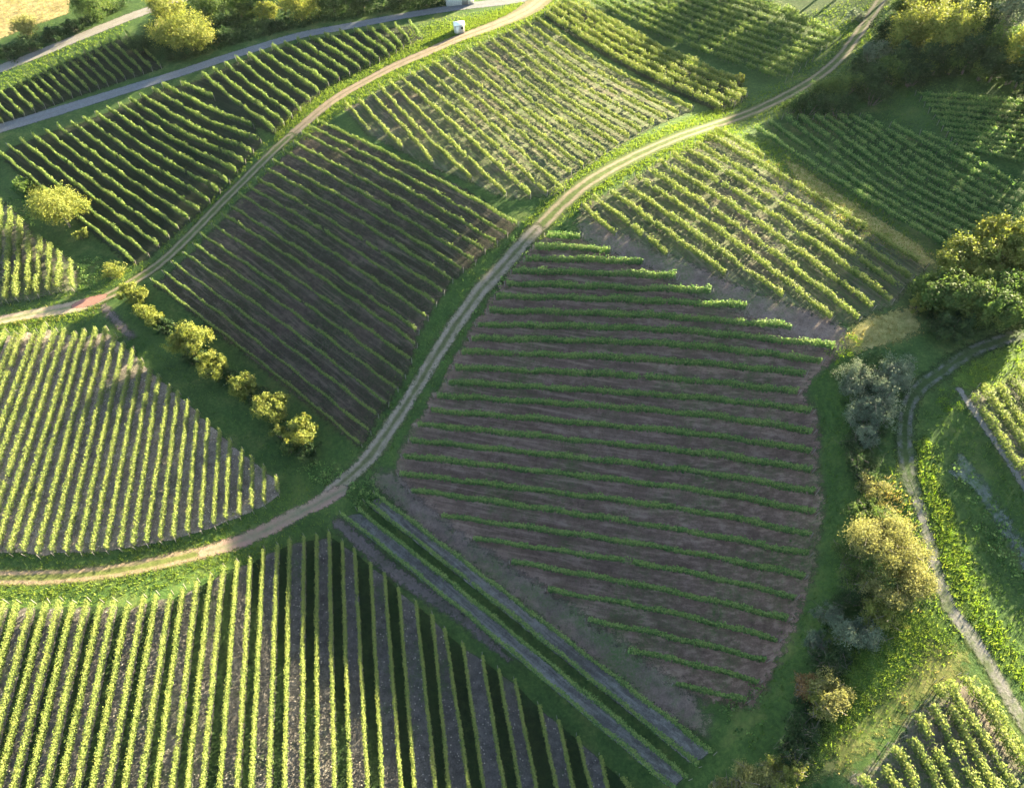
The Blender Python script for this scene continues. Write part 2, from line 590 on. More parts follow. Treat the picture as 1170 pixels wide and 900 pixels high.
track('central_track', [(612, 263), (596, 280), (576, 303), (549, 332), (536, 350), (522, 369), (501, 402), (489, 421), (477, 441), (465, 460), (453, 478), (438, 500), (423, 521), (404, 540), (385, 556), (376, 566)],
      [1.4, 1.5, 1.55, 1.5, 1.45, 1.4, 1.3, 1.2, 1.1, 1.2, 1.4, 1.4, 1.35, 1.1, 1.1, 1.1], T_MID, .06, 'shaded dirt track running down the middle between the two dark plots')
track('lower_track', [(392, 560), (380, 566), (362, 576), (339, 587), (315, 600), (292, 611), (272, 619), (254, 625), (232, 631)],
      [.8, 1.05, 1.0, .95, 1.0, 1.0, 1.0, .95, .7], T_RED, .064, 'pinkish dirt track leading down left from the central junction')
track('grassy_track', [(262, 622), (235, 630), (207, 637), (160, 647), (110, 655), (60, 659), (0, 660), (-30, 660)],
      [.7, 1.0, 1.1, 1.1, 1.15, 1.2, 1.2, 1.2], T_TAN, .058, 'half grassed tan track along the top of the big bottom plot')
track('right_track', [(1185, 372), (1163, 382), (1138, 391), (1114, 400), (1092, 413), (1073, 427), (1056, 438), (1044, 451), (1037, 465), (1034, 480), (1034, 512), (1039, 545), (1044, 560)],
      1.2, track_mat('overgrown_track', (.085, .084, .078), (.030, .050, .015), .6, .2, 1.0, .9, grown=.95, gt=.40), .05, 'overgrown two rut track under the big right trees')
track('gravel_path', [(1040, 548), (1046, 567), (1053, 588), (1062, 620), (1071, 656), (1086, 695), (1107, 723), (1129, 756), (1148, 790), (1170, 826), (1190, 858)],
      [.4, .55, .6, .65, .7, .9, 1.0, .9, .85, .85, .85], track_mat('grey_gravel_path', (.120, .112, .104), (.05, .07, .022), .3, .38, 1.0, .7, grown=.8, gt=.42), .05, 'single grey gravel path running down to the lower right corner')
track('soil_strip', [(1096, 445), (1108, 463), (1131, 496), (1168, 552), (1190, 586)], .45, track_mat('grey_soil_strip', (.14, .135, .13), (.07, .075, .055), .2, .6, .4, .3), .05,
      'thin grey soil strip beside the vine rows at the right edge')
track('field_path', [(119, 349), (126, 359), (136, 370), (150, 385)], [.6, .7, .7, .5], T_BROWN, .06, 'short dark brown path at the top of the hedge')
track('wheel_track', [(386, 597), (412, 620), (446, 650), (488, 679), (531, 707), (556, 731), (580, 752)], [.8, .9, .9, .9, .8, .6, .3], T_BROWN, .07,
      'brown wheel track along the lower side of the twin vine strips')

# ------------------------------------------------------------------ vine plots
ORD = ['first', 'second', 'third', 'fourth', 'fifth', 'sixth', 'seventh', 'eighth', 'ninth', 'tenth', 'eleventh', 'twelfth', 'thirteenth', 'fourteenth', 'fifteenth', 'sixteenth', 'seventeenth', 'eighteenth', 'nineteenth']
TENS = {2: ('twentieth', 'twenty'), 3: ('thirtieth', 'thirty'), 4: ('fortieth', 'forty')}


def ordinal(i):
    i += 1
    if i < 20: return ORD[i - 1]
    t, r = divmod(i, 10)
    return TENS[t][0] if r == 0 else TENS[t][1] + '-' + ORD[r - 1]


def keyed(keys, n0=None, n1=None):
    """rows interpolated between key rows {index: (p0, p1, p2)}"""
    ks = sorted(keys)
    n0 = ks[0] if n0 is None else n0
    n1 = ks[-1] if n1 is None else n1
    out = []
    for i in range(n0, n1 + 1):
        lo = max([k for k in ks if k <= i], default=ks[0])
        hi = min([k for k in ks if k >= i], default=ks[-1])
        if i < ks[0]: lo, hi = ks[0], ks[1]
        if i > ks[-1]: lo, hi = ks[-2], ks[-1]
        t = 0 if lo == hi else (i - lo) / (hi - lo)
        out.append(np.asarray(keys[lo], float) * (1 - t) + np.asarray(keys[hi], float) * t)
    return out


def two(tops, bots, bow=0.0):
    r = []
    for a, b in zip(tops, bots):
        a, b = np.array(a, float), np.array(b, float)
        r.append(np.array([a, (a + b) / 2 + np.array([bow, 0]), b]))
    return r


def rand_unit(n, up=0.0):
    v = rng.normal(size=(n, 3))
    v[:, 2] += up
    return v / np.linalg.norm(v, axis=1)[:, None]


def leaf_quads(cen, nor, size, aspect=1.0):
    n = len(cen)
    r = rng.normal(size=(n, 3))
    a = np.cross(nor, r)
    a /= np.linalg.norm(a, axis=1)[:, None] + 1e-9
    b = np.cross(nor, a)
    s = size[:, None] / 2
    a = a * s * aspect
    b = b * s
    fold = nor * size[:, None] * .14
    V = np.stack([cen - a * .9 - b * .55, cen + a * .2 - b * 1.05 + fold, cen + a + b * .45, cen - a * .15 + b * 1.05 + fold], 1).reshape(-1, 3)
    F = np.arange(n * 4).reshape(n, 4)
    return V, F


post_v, post_f = merge([box_vf((0, 0, .7), (.075, .075, 1.4), 0, .8), box_vf((.0, 0, 1.42), (.06, .06, .04), 0, .4)])
POST = np_mesh('end_post', post_v, [post_f], [M['post']])
NROWS = [0]
ALLROWS = []


def make_row(path, wid, hgt, base, dens, leaf, gap, mat, label, group, seed_gap=1.15, shoot=.25, var=.16):
    seg = np.linalg.norm(np.diff(path, axis=0), axis=1)
    cum = np.concatenate([[0], np.cumsum(seg)])
    L = cum[-1]
    org = np.array([np.interp(L / 2, cum, path[:, k]) for k in range(3)])
    npl = max(2, int(L / seed_gap))
    vig = np.clip(rng.normal(1.0, var, npl), .55, 1.4)
    # slow drift of vigour along a row and real gaps
    vig *= 1 + var * .75 * np.sin(np.arange(npl) * rng.uniform(.15, .4) + rng.uniform(0, 6))
    alive = rng.random(npl) > gap
    dens, leaf = dens * 2.7, leaf * .84
    n = int(L * dens)
    s = rng.random(n) * L
    pi = np.minimum((s / L * npl).astype(int), npl - 1)
    keep = (alive[pi] | (rng.random(n) < .15)) & (rng.random(n) < np.clip(vig[pi], .3, 1))
    s, pi = s[keep], pi[keep]
    n = len(s)
    if n < 4: return None
    P = np.column_stack([np.interp(s, cum, path[:, k]) for k in range(2)])
    i = np.clip(np.searchsorted(cum, s) - 1, 0, len(seg) - 1)
    d = np.diff(path[:, :2], axis=0)
    d = d / np.linalg.norm(d, axis=1)[:, None]
    nrm = np.column_stack([-d[:, 1], d[:, 0]])[i]
    h = hgt * (.55 + .45 * vig[pi])
    zz = rng.beta(1.9, 1.25, n)
    z = base + (h - base) * zz
    sh = rng.random(n) < .06
    z = np.where(sh, h + rng.random(n) * shoot, z)
    prof = .55 + .6 * np.sin(np.clip(zz, 0, 1) * math.pi * .78)
    off = np.clip(rng.normal(0, .40, n), -1, 1) * wid * prof * vig[pi]
    wob = var * .6 * np.sin(s * .7 + rng.uniform(0, 6))
    P = P + nrm * (off + wob)[:, None]
    gz = terrain(P[:, 0], P[:, 1])
    cen = np.column_stack([P, gz + z]) - org
    nor = rand_unit(n) * .75
    top = np.clip((zz - .45) / .5, 0, 1)
    nor[:, 2] += .25 + .95 * top
    nor[:, :2] += nrm * (np.sign(off) * (.9 - .7 * top))[:, None]
    nor /= np.linalg.norm(nor, axis=1)[:, None]
    size = leaf * rng.uniform(.7, 1.35, n)
    V, F = leaf_quads(cen, nor, size)
    tint = np.clip(rng.normal(.44, .22, n) + (zz - .5) * 1.0 + (rng.random(npl) - .5)[pi] * .3, 0, 1)  # lighter upward: young leaves, plus lit tops and shaded bases put into the tint
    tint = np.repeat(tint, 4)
    # trunks
    ps = (np.arange(npl) + .5) / npl * L
    ps = ps[alive]
    tv = np.column_stack([np.interp(ps, cum, path[:, k]) for k in range(2)])
    tz = terrain(tv[:, 0], tv[:, 1])
    r = .04
    off3 = np.array([[r, 0], [-r * .5, r * .87], [-r * .5, -r * .87]])
    nb = len(tv)
    lo = np.concatenate([np.repeat(tv, 3, 0) + np.tile(off3, (nb, 1)), np.repeat(tz - .03, 3)[:, None]], 1)
    hi = lo.copy()
    hi[:, 2] += base + .35
    hi[:, :2] += np.repeat(rng.normal(0, .05, (nb, 2)), 3, 0)
    TV = np.vstack([lo, hi]) - org
    k = np.arange(nb)[:, None] * 3
    quads = [np.stack([k[:, 0] + a, k[:, 0] + b, k[:, 0] + b + nb * 3, k[:, 0] + a + nb * 3], 1) for a, b in ((0, 1), (1, 2), (2, 0))]
    TF = np.vstack(quads) + len(V)
    for wz in (base + .25, base + .75):
        wv, wf = tube_vf(np.column_stack([path[:, :2], path[:, 2] + wz]) - org, [.012] * len(path), 3)
        TF = np.vstack([TF, wf + len(V) + len(TV)])
        TV = np.vstack([TV, wv])
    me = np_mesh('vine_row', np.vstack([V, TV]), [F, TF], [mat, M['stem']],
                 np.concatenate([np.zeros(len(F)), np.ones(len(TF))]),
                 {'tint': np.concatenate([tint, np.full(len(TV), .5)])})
    o = mobj('vine_row', me, None, tuple(org))
    tag(o, label, 'vine row', group)
    for e, q in ((0, 1), (-1, -2)):
        dd = path[e] - path[q]
        dd = dd / np.linalg.norm(dd)
        p = path[e] + dd * .35
        p[2] = terrain(p[0], p[1]) - .05
        c = mobj('end_post', POST, o, tuple(p - org))
        c.rotation_euler = (rng.normal(0, .05) - dd[1] * .1, rng.normal(0, .05) + dd[0] * .1, rng.uniform(0, 1.5))
    NROWS[0] += 1
    return o


def resample(px, n):
    c = densify(px, 2.0)
    d = np.concatenate([[0], np.cumsum(np.linalg.norm(np.diff(c, axis=0), axis=1))])
    t = np.linspace(0, d[-1], n)
    return np.column_stack([np.interp(t, d, c[:, k]) for k in range(2)])


def plot(rows, lab, group, wid=.8, hgt=1.75, base=.5, dens=48, leaf=.25, gap=.05, mat='vine', ztrace=1.15, shoot=.3, var=.16):
    out = []
    for i, px in enumerate(rows):
        w = unproj(resample(px, 9), ztrace)[:, :2]
        w = densify(w, 1.5)
        path = np.column_stack([w, terrain(w[:, 0], w[:, 1])])
        make_row(path, wid, hgt, base, dens, leaf, gap, M[mat], lab.format(ordinal(i)), group, shoot=shoot, var=var)
        out.append(path)
        ALLROWS.append(path)
    return out


R_TL = keyed({0: [(-36, 113), (-26, 127), (-10, 143)], 5: [(20, 91), (33, 104), (49, 119)], 8: [(48, 78), (63, 92), (80, 107)], 18: [(143, 36), (163, 54), (182, 73)]})
P_TL = plot(R_TL, '{} vine row from the left in the small shaded plot in the upper left corner', 'rows of the small upper left plot', .3, 1.5, .4, mat='vine', dens=40, leaf=.28)

B_keys = {0: [(0, 174), (75, 235), (152, 297)], 1: [(9, 165), (88, 228), (168, 289)], 4: [(51, 148), (125, 205), (202, 258)], 6: [(82, 140), (150, 190), (226, 238)], 9: [(123, 123), (190, 168), (260, 205)],
          12: [(161, 108), (224, 146), (287, 171)], 13: [(174, 101), (235, 136), (296, 159)], 14: [(186, 96), (236, 122), (288, 142)], 15: [(207, 94), (225, 102), (243, 110)], 16: [(231, 84), (270, 116), (313, 147)], 19: [(270, 66), (305, 95), (342, 122)],
          22: [(311, 53), (342, 73), (374, 94)], 25: [(354, 41), (382, 58), (410, 76.6)], 28: [(405, 33), (424, 47), (443, 61)], 31: [(451, 27), (460, 37), (468, 47)], 32: [(468, 25), (474, 33), (481, 42)]}
R_B = keyed(B_keys)
P_B = plot(R_B, '{} vine row from the left in the plot below the grey gravel road', 'rows of the upper left hillside plot', .30, 1.6, .4, mat='vine', dens=42, leaf=.27, gap=.06)

C_s = [(364, 136), (354, 143), (345, 150), (336, 162), (325, 171), (313, 183), (303, 191), (294, 203), (284, 212), (273, 220), (263, 234), (255, 244), (243, 256), (230, 267), (222, 279), (211, 289), (198, 300), (187, 310), (174, 319)]
C_e = [(590, 253), (578, 265), (566, 275), (552, 284), (541, 296), (527, 305), (515, 317), (505, 331), (496, 344), (487, 360), (476, 376), (474, 391), (468, 409), (461, 427), (452, 442), (441, 459), (430, 472), (421, 491), (411, 505)]
R_C = two(C_s, C_e)
for r in R_C: r[1][1] -= 3
P_C = plot(R_C, '{} vine row from the top of the dark plot left of the central track', 'rows of the dark plot left of the central track', .2, 1.25, .45, mat='vine', dens=40, leaf=.22, gap=.015, var=.14)

A_keys = {0: [(395, 118), (409, 133), (422, 149)], 1: [(411, 115), (434, 141), (459, 168)], 2: [(423, 106), (460, 144), (495, 186)], 3: [(434, 99), (478, 147), (538, 203)], 4: [(446, 94), (505, 152), (577, 221)], 5: [(457, 88), (525, 148), (605, 222)], 7: [(482, 76), (560, 142), (643, 216)],
          8: [(495, 71), (575, 136), (651, 197)], 10: [(520, 60), (600, 125), (679, 181)], 13: [(560, 44), (640, 108), (718, 156)], 15: [(580, 35), (660, 94), (746, 141)], 18: [(611, 20), (690, 73), (790, 123)]}
P_A = plot(keyed(A_keys), '{} vine row from the lower left in the bright plot above the winding track', 'rows of the bright yellow green plot', .34, 1.2, .3, mat='vine_pale', dens=44, leaf=.26, gap=.10, ztrace=.8)

E_rows = [[(666, 234), (684, 250), (703, 266)], [(678, 224), (720, 256), (762, 289)], [(698, 218), (760, 263), (829, 311)], [(714, 210), (800, 270), (894, 336)], [(727, 201), (840, 276), (950, 361)], [(741, 193), (850, 263), (981, 362)],
          [(753, 183), (870, 256), (997, 349)], [(768, 176), (890, 249), (1019, 342)], [(783, 169), (900, 238), (1029, 328)], [(796, 164), (920, 236), (1040, 316)], [(809, 154), (920, 216), (1057, 302)], [(817, 147), (845, 162), (872, 178)]]
P_E = plot([np.array(r, float) for r in E_rows], '{} vine row from the lower left in the plot below the winding track', 'rows of the plot below the winding track', .40, 1.4, .3, mat='vine_pale', dens=50, leaf=.25, gap=.06, ztrace=.95)

D_rows = [[(625, 268), (644, 268.5), (663, 269)], [(611, 281), (654, 282), (697, 285)], [(601, 295), (667, 296), (734, 298.5)], [(586, 309), (680, 311), (772, 315)], [(579, 323), (690, 327), (812, 331.5)], [(567, 338), (700, 341), (853, 348.5)],
          [(559, 354), (740, 359.5), (905, 372)], [(546, 370), (760, 376), (953, 394)], [(539, 386), (760, 392), (939, 411)], [(528, 401), (760, 411), (920, 426)], [(520, 419), (760, 431), (911, 447)], [(513, 436), (780, 452), (927, 468)],
          [(499, 451), (780, 471), (928, 492)], [(492, 468), (780, 493), (927, 514)], [(477, 484), (780, 514.6), (927, 536)], [(469, 502), (780, 536), (931, 561)], [(461, 520), (780, 557), (931, 584.5)], [(457, 540), (780, 581), (926, 610)],
          [(470, 559), (760, 602), (924, 632)], [(504, 588), (760, 625.5), (919, 657.6)], [(541, 614), (760, 648), (909, 681)], [(585, 641), (760, 673.6), (900, 706)], [(626, 673), (760, 698), (889, 730)], [(672, 707.5), (760, 725.6), (875, 753)],
          [(718, 742), (790, 757.5), (867, 778)], [(772, 781), (812, 789.5), (852, 800)]]
P_D = plot([np.array(r, float) for r in D_rows], '{} vine row from the top of the large bare soil plot in the centre', 'rows of the large central plot', .28, 1.5, .1, mat='vine_deep', dens=62, leaf=.24, gap=.003, var=.15, ztrace=1.0)

H_t = [(316, 545), (301.6, 533), (288, 522), (277, 514), (263, 503), (251, 491), (238, 480), (226, 469), (215, 457), (204, 448), (194, 440), (182, 429), (172, 421), (161.5, 412), (152, 399.5), (141, 392), (131, 382.5), (121, 375), (109.5, 375), (97, 378), (86, 380.6), (74.6, 376), (63, 377), (52, 370), (40.6, 378), (28, 373), (18, 380), (6, 377)]
H_b = [(317, 561), (302, 574), (288, 580), (273, 587), (258, 592), (244, 598), (229, 603), (214, 607), (198, 613), (183, 615), (167, 619), (152, 621), (137, 624), (121, 626.5), (105, 628), (90, 629), (74.6, 629), (58.5, 629), (42.5, 632), (26, 629), (11, 629), (-5, 629), (-20, 629), (-36, 629), (-40, 600), (-40, 560), (-42, 530), (-42, 490)]
P_H = plot(two(H_t, H_b), '{} vine row from the right in the sunlit plot below the red junction', 'rows of the sunlit left plot', .29, 1.7, .2, mat='vine_pale', dens=66, leaf=.18, gap=.004, var=.04)

I_t = [(711, 887), (686, 863), (660, 841), (638, 822), (616, 805), (588, 776), (569.6, 764), (551, 749), (528.6, 735), (508, 718), (494, 702), (475, 687), (455.5, 671), (439, 654), (423.5, 643), (405, 627), (391, 618), (376, 608), (362, 611), (347, 613), (331, 616), (317, 623), (301, 628), (286, 638), (271, 641.6), (255, 647), (240.6, 656.7), (225, 664), (209, 672), (194.5, 678), (178.5, 679), (164, 682), (146, 690), (130, 686), (115, 688), (99, 686), (83, 688), (68, 686), (52, 689), (36, 689), (19, 688), (4, 688), (-12, 689), (-28, 689)]
I_b = [(720, 900), (694, 900), (675.6, 900), (655, 900), (636, 900), (613, 900), (594.5, 900), (576, 900), (553, 900), (536, 900), (513, 900), (498, 900), (474, 900), (458.5, 900), (437, 900), (420, 900), (400, 900), (382, 900), (362, 900), (345, 900), (325, 900), (307, 900), (287, 900), (271, 900), (251, 900), (231, 900), (214, 900), (196.5, 900), (178, 900), (160.5, 900), (141.6, 900), (123, 900), (105, 900), (87, 900), (69, 900), (51, 900), (33, 900), (15, 900), (-3, 900), (-21, 900), (-39, 900), (-57, 900), (-76, 900), (-95, 900)]
I_b = [(b[0] + (b[0] - a[0]) / (900 - a[1]) * 28, 928) for a, b in zip(I_t, I_b)]
P_I = plot(two(I_t, I_b), '{} vine row from the right in the big plot along the bottom edge', 'rows of the big bottom plot', .27, 1.65, .12, mat='vine_pale', dens=88, leaf=.155, gap=.003, var=.045)

J_rows = [[(390, 585), (540, 706), (772, 900)], [(409, 581), (540, 685), (786, 887)], [(418, 571), (540, 666), (798, 872)], [(429, 563), (540, 648), (815, 858)]]
P_J = plot([np.array(r, float) for r in J_rows], '{} vine row from the lower left of the twin strips crossing the lower centre', 'four rows of the twin strips', .32, 1.4, .1, mat='vine_deep', dens=56, leaf=.19, gap=.005, var=.12)

G1_rows = [[(624, 15), (727, 76), (826, 122)], [(630, 9), (731, 69), (838, 118)], [(636, 4), (735, 62), (846, 113)], [(643, 0), (739, 55), (853, 106)], [(650, -4), (742, 48), (843, 93)]]
P_G1 = plot([np.array(r, float) for r in G1_rows], '{} vine row from below in the narrow five row strip at the top', 'rows of the narrow top strip', .42, 1.9, .2, mat='vine_pale', dens=44, leaf=.3, gap=.10)

P_G2 = plot(keyed({0: [(676, 0), (780, 48), (897, 89)], 8: [(790, -12), (872, 12), (959, 40)], 10: [(820, -15), (866, 0), (912, 16)]}), '{} vine row from below in the shady plot at the top right of centre',
            'rows of the shady top plot', .48, 1.8, mat='vine', dens=44, leaf=.3, gap=.14, shoot=.5)

P_F = plot(keyed({0: [(863, 144), (966, 211), (1097, 288)], 2: [(896, 132), (1003, 212), (1120, 277)], 4: [(932, 132), (1040, 210), (1150, 265)], 8: [(985, 131), (1075, 186), (1185, 247)], 10: [(1055, 150), (1110, 180), (1185, 222)]}),
           '{} vine row from the lower left in the dark plot at the right edge', 'rows of the dark right plot', .5, 1.55, mat='vine_deep', dens=42, leaf=.28, gap=.1)
P_K = plot(keyed({0: [(1050, 104), (1115, 108), (1185, 116)], 9: [(1096, 165), (1138, 173), (1185, 184)]}), '{} sparse vine row from the top of the weedy plot below the upper right trees',
           'sparse rows of the weedy plot', .6, 1.0, .2, mat='vine_deep', dens=40, leaf=.26, gap=.0)

L_rows = [[(1, 228), (-3, 290), (-6, 345)], [(12, 238), (9, 296), (6, 341)], [(23, 250), (21, 290), (18, 339)], [(33, 266), (33, 300), (31, 338)], [(45, 270), (44, 300), (42, 335)], [(57, 279), (56, 300), (55, 331)], [(68, 288), (68, 308), (67, 328)], [(80, 297), (81, 310), (82, 327)]]
P_L = plot([np.array(r, float) for r in L_rows], '{} short vine row from the left edge beside the lone yellow tree', 'short rows beside the lone tree', .5, 1.8, .2, mat='vine_pale', dens=56, leaf=.25, gap=.06)

R_rows = [[(1114, 450), (1141, 496), (1185, 562), (1245, 655)], [(1122, 440), (1145, 470), (1185, 530), (1252, 635)], [(1139, 438), (1156, 463), (1185, 503), (1262, 618)], [(1153, 429), (1170, 453), (1190, 483), (1270, 600)], [(1163, 418), (1177, 436), (1195, 460), (1276, 580)]]
P_R = plot([np.array(r, float) for r in R_rows], '{} vine row from the thin grey soil strip at the right edge', 'rows at the right edge', .45, 1.8, .15, mat='vine_pale', dens=62, leaf=.22, gap=.06, shoot=.4)

S_rows = [[(1110, 773), (1135, 806), (1183, 878)], [(1101, 772), (1124, 806), (1178, 885)], [(1082, 777), (1107, 820), (1160, 900)], [(1073, 781), (1087, 812), (1140, 905)], [(1063, 805), (1080, 834), (1120, 908)], [(1047, 815), (1061, 842), (1100, 914)],
          [(1039, 843), (1054, 865), (1080, 914)], [(1020, 853), (1035, 871), (1048, 912)], [(1008, 875), (1016, 888), (1034, 914)], [(982, 887), (991, 894), (1010, 914)]]
P_S = plot([np.array(r, float) for r in S_rows], '{} vine row from the right in the small plot at the lower right corner', 'rows of the lower right plot', .45, 1.9, .1, mat='vine_pale', dens=64, leaf=.23, gap=.06, shoot=.45)

# ------------------------------------------------------------------ soils of the plots
def hull(px_rows, grow=0):
    a = [r[0] for r in px_rows]
    b = [r[-1] for r in px_rows]
    return a + b[::-1]


def soil_from_paths(paths, mat, dz, label, grow=1.0, step=.55, ends=-0.3):
    a, b = [], []
    for p in paths:
        d0 = (p[0] - p[1])[:2]; d0 /= np.linalg.norm(d0)
        d1 = (p[-1] - p[-2])[:2]; d1 /= np.linalg.norm(d1)
        a.append(p[0][:2] + d0 * ends)
        b.append(p[-1][:2] + d1 * ends)
    poly = np.array(a + b[::-1])
    o = grid_patch('vineyard_soil', poly.min(0), poly.max(0), step, lambda P: poly_sd(P, poly) + grow, mat, dz, 1.6)
    tag(o, label, 'soil', kind='structure')
    return o


def strips(paths, pick, mat, dz, label, w=.5):
    """soil between chosen neighbouring rows (every other lane is left under grass)"""
    V, F, E, o = [], [], [], 0
    for i in pick:
        if i + 1 >= len(paths): continue
        a, b = paths[i][:, :2], paths[i + 1][:, :2]
        L = max(np.linalg.norm(a[-1] - a[0]), np.linalg.norm(b[-1] - b[0]))
        n = max(4, int(L / .6))
        t = np.linspace(0, 1, n)
        ta, tb = np.linspace(0, 1, len(a)), np.linspace(0, 1, len(b))
        A = np.column_stack([np.interp(t, ta, a[:, k]) for k in range(2)])
        B = np.column_stack([np.interp(t, tb, b[:, k]) for k in range(2)])
        ks = np.linspace(-.12, 1.12, 9)
        G = A[:, None] * (1 - ks)[None, :, None] + B[:, None] * ks[None, :, None]
        width = np.linalg.norm(B - A, axis=1)
        ed = (np.minimum(ks, 1 - ks)[None] * width[:, None]) + .12
        endd = np.minimum(t, 1 - t)[:, None] * L - .2
        ed = np.minimum(ed, endd)
        z = terrain(G[..., 0], G[..., 1]) + dz
        V.append(np.concatenate([G, z[..., None]], -1).reshape(-1, 3))
        E.append(ed.ravel())
        idx = np.arange(n * 9).reshape(n, 9) + o
        F.append(np.stack([idx[:-1, :-1], idx[:-1, 1:], idx[1:, 1:], idx[1:, :-1]], -1).reshape(-1, 4))
        o += n * 9
    me = np_mesh('vineyard_soil', np.vstack(V), [np.vstack(F)], [mat], attrs={'edge': np.concatenate(E)}, smooth=True)
    return tag(mobj('vineyard_soil', me), label, 'soil', kind='structure')


def row_angle(p):
    d = p[-1] - p[0]
    return math.atan2(d[1], d[0])


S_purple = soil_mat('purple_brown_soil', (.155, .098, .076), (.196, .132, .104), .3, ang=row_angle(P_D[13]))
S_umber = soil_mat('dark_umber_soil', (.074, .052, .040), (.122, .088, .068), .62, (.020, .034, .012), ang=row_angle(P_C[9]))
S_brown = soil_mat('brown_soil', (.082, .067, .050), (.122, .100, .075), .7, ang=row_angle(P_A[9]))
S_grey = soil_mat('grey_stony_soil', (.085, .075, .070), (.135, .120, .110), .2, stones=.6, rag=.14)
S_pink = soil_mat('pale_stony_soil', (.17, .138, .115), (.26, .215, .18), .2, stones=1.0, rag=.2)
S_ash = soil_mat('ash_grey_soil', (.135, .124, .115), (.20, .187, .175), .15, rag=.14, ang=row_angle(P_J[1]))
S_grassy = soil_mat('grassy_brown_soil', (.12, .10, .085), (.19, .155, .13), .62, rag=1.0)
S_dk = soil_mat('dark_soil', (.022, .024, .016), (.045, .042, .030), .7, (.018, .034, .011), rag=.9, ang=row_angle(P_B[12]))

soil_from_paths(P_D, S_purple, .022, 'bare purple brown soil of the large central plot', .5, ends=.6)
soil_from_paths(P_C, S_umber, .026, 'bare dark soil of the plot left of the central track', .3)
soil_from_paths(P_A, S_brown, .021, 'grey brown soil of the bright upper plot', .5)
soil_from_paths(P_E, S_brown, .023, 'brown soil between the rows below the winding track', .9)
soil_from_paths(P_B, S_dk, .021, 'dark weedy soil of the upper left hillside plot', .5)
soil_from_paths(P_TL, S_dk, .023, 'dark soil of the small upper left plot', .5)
soil_from_paths(P_G1, S_dk, .021, 'dark soil of the narrow top strip', .6)
soil_from_paths(P_S, S_grassy, .021, 'weedy brown soil of the lower right plot', .6)
soil_from_paths(P_R, S_grassy, .022, 'weedy soil between the rows at the right edge', .6)
soil_from_paths(P_L, S_grassy, .024, 'weedy soil between the short left rows', .4)
strips(P_I, range(15 % 2, len(P_I), 2), S_grey, .03, 'grey stony soil in every other lane of the bottom plot')
strips(P_I, range(0, len(P_I), 2), soil_mat('shade_dark_grass', (.014, .026, .010), (.026, .044, .014), .5, (.018, .036, .010), rag=.14), .028, 'grass darkened for shade in the other lanes of the bottom plot')  # grass lanes, their shade put into a near-black colour
strips(P_H, range(0, len(P_H)), S_pink, .03, 'pale stony soil in the lanes of the sunlit left plot')
strips([P_J[0], P_J[1]], [0], S_ash, .034, 'ash grey soil lane of the lower twin strip')
strips([P_J[2], P_J[3]], [0], S_ash, .034, 'ash grey soil lane of the upper twin strip')
patch('bare_soil', [(668, 250), (690, 262), (735, 285), (780, 303), (830, 328), (880, 346), (925, 362), (962, 380), (958, 398), (905, 385), (850, 352), (800, 335), (740, 300), (690, 280), (665, 268)], soil_mat('bare_mauve_soil', (.150, .106, .088), (.19, .138, .115), .45, rag=1.5), .03, grow=1.0, label=
      'bare mauve soil wedge between the central plot and the plot above')
patch('bare_soil', [(432, 545), (446, 545), (480, 580), (520, 612), (560, 640), (610, 672), (660, 705), (720, 748), (790, 800), (800, 830), (770, 815), (690, 755), (610, 693), (540, 640), (470, 588)], soil_mat('bare_brown_soil', (.125, .090, .075), (.165, .120, .10), .5, rag=1.5), .032, grow=.9, label=
      'bare brown headland along the upper side of the twin strips')

DRY = soil_mat('dry_grass_cover', (.20, .18, .06), (.32, .26, .11), .25, (.10, .12, .03), rag=1.0)
patch('dry_grass', [(895, 182), (915, 190), (960, 222), (1010, 254), (1050, 280), (1068, 300), (1055, 305), (1020, 282), (960, 240), (915, 210)], DRY, .03, 'strip of dry yellow grass above the plot below the winding track', cat='grass')
patch('dry_grass', [(985, 365), (1045, 350), (1052, 380), (1010, 395), (975, 405), (962, 390)], DRY, .03, 'patch of dry yellow grass beside the big right trees', cat='grass')
patch('dry_grass', [(1060, 730), (1105, 745), (1095, 775), (1050, 800), (1000, 845), (960, 880), (925, 895), (950, 855), (1000, 800), (1040, 770)], soil_mat('olive_grass', (.10, .105, .03), (.17, .155, .055), .5, (.06, .10, .02), rag=1.4), .03, 'patch of olive dry grass above the lower right plot', cat='grass')
LUSH_LIT = soil_mat('lush_sunlit_grass', (.050, .088, .014), (.085, .130, .022), .4, (.030, .062, .012), rag=1.4)  # lush green, also coloured brighter where sunlight falls
patch('meadow', [(985, 705), (1030, 690), (1075, 700), (1105, 745), (1050, 790), (960, 865), (925, 890), (945, 810)], LUSH_LIT, .026, 'bright green meadow between the ditch bushes and the lower right plot', cat='meadow')
patch('meadow', [(1046, 505), (1058, 500), (1075, 560), (1100, 620), (1125, 690), (1170, 760), (1175, 790), (1130, 745), (1098, 700), (1072, 620), (1052, 560)], LUSH_LIT, .025, 'bright green meadow band beside the gravel path', cat='meadow')
patch('meadow', [(1080, 410), (1140, 395), (1185, 385), (1185, 420), (1125, 445), (1090, 440)], LUSH_LIT, .025, 'bright green meadow corner above the right edge rows', cat='meadow')
patch('stubble_field', [(-60, 55), (0, 45), (35, 30), (78, 16), (82, -10), (60, -40), (-80, -40)], soil_mat('stubble', (.26, .20, .085), (.40, .31, .14), .25, (.12, .12, .03), rag=.8), .03, 'golden stubble field in the far upper left corner', cat='field', step=1.0)
patch('meadow_soil', [(1085, 540), (1115, 560), (1140, 600), (1165, 640), (1185, 680), (1185, 650), (1150, 590), (1120, 545), (1100, 520)], soil_mat('greyish_ground', (.12, .13, .12), (.19, .20, .18), .6), .028,
      'greyish weedy ground below the right edge rows', cat='ground')


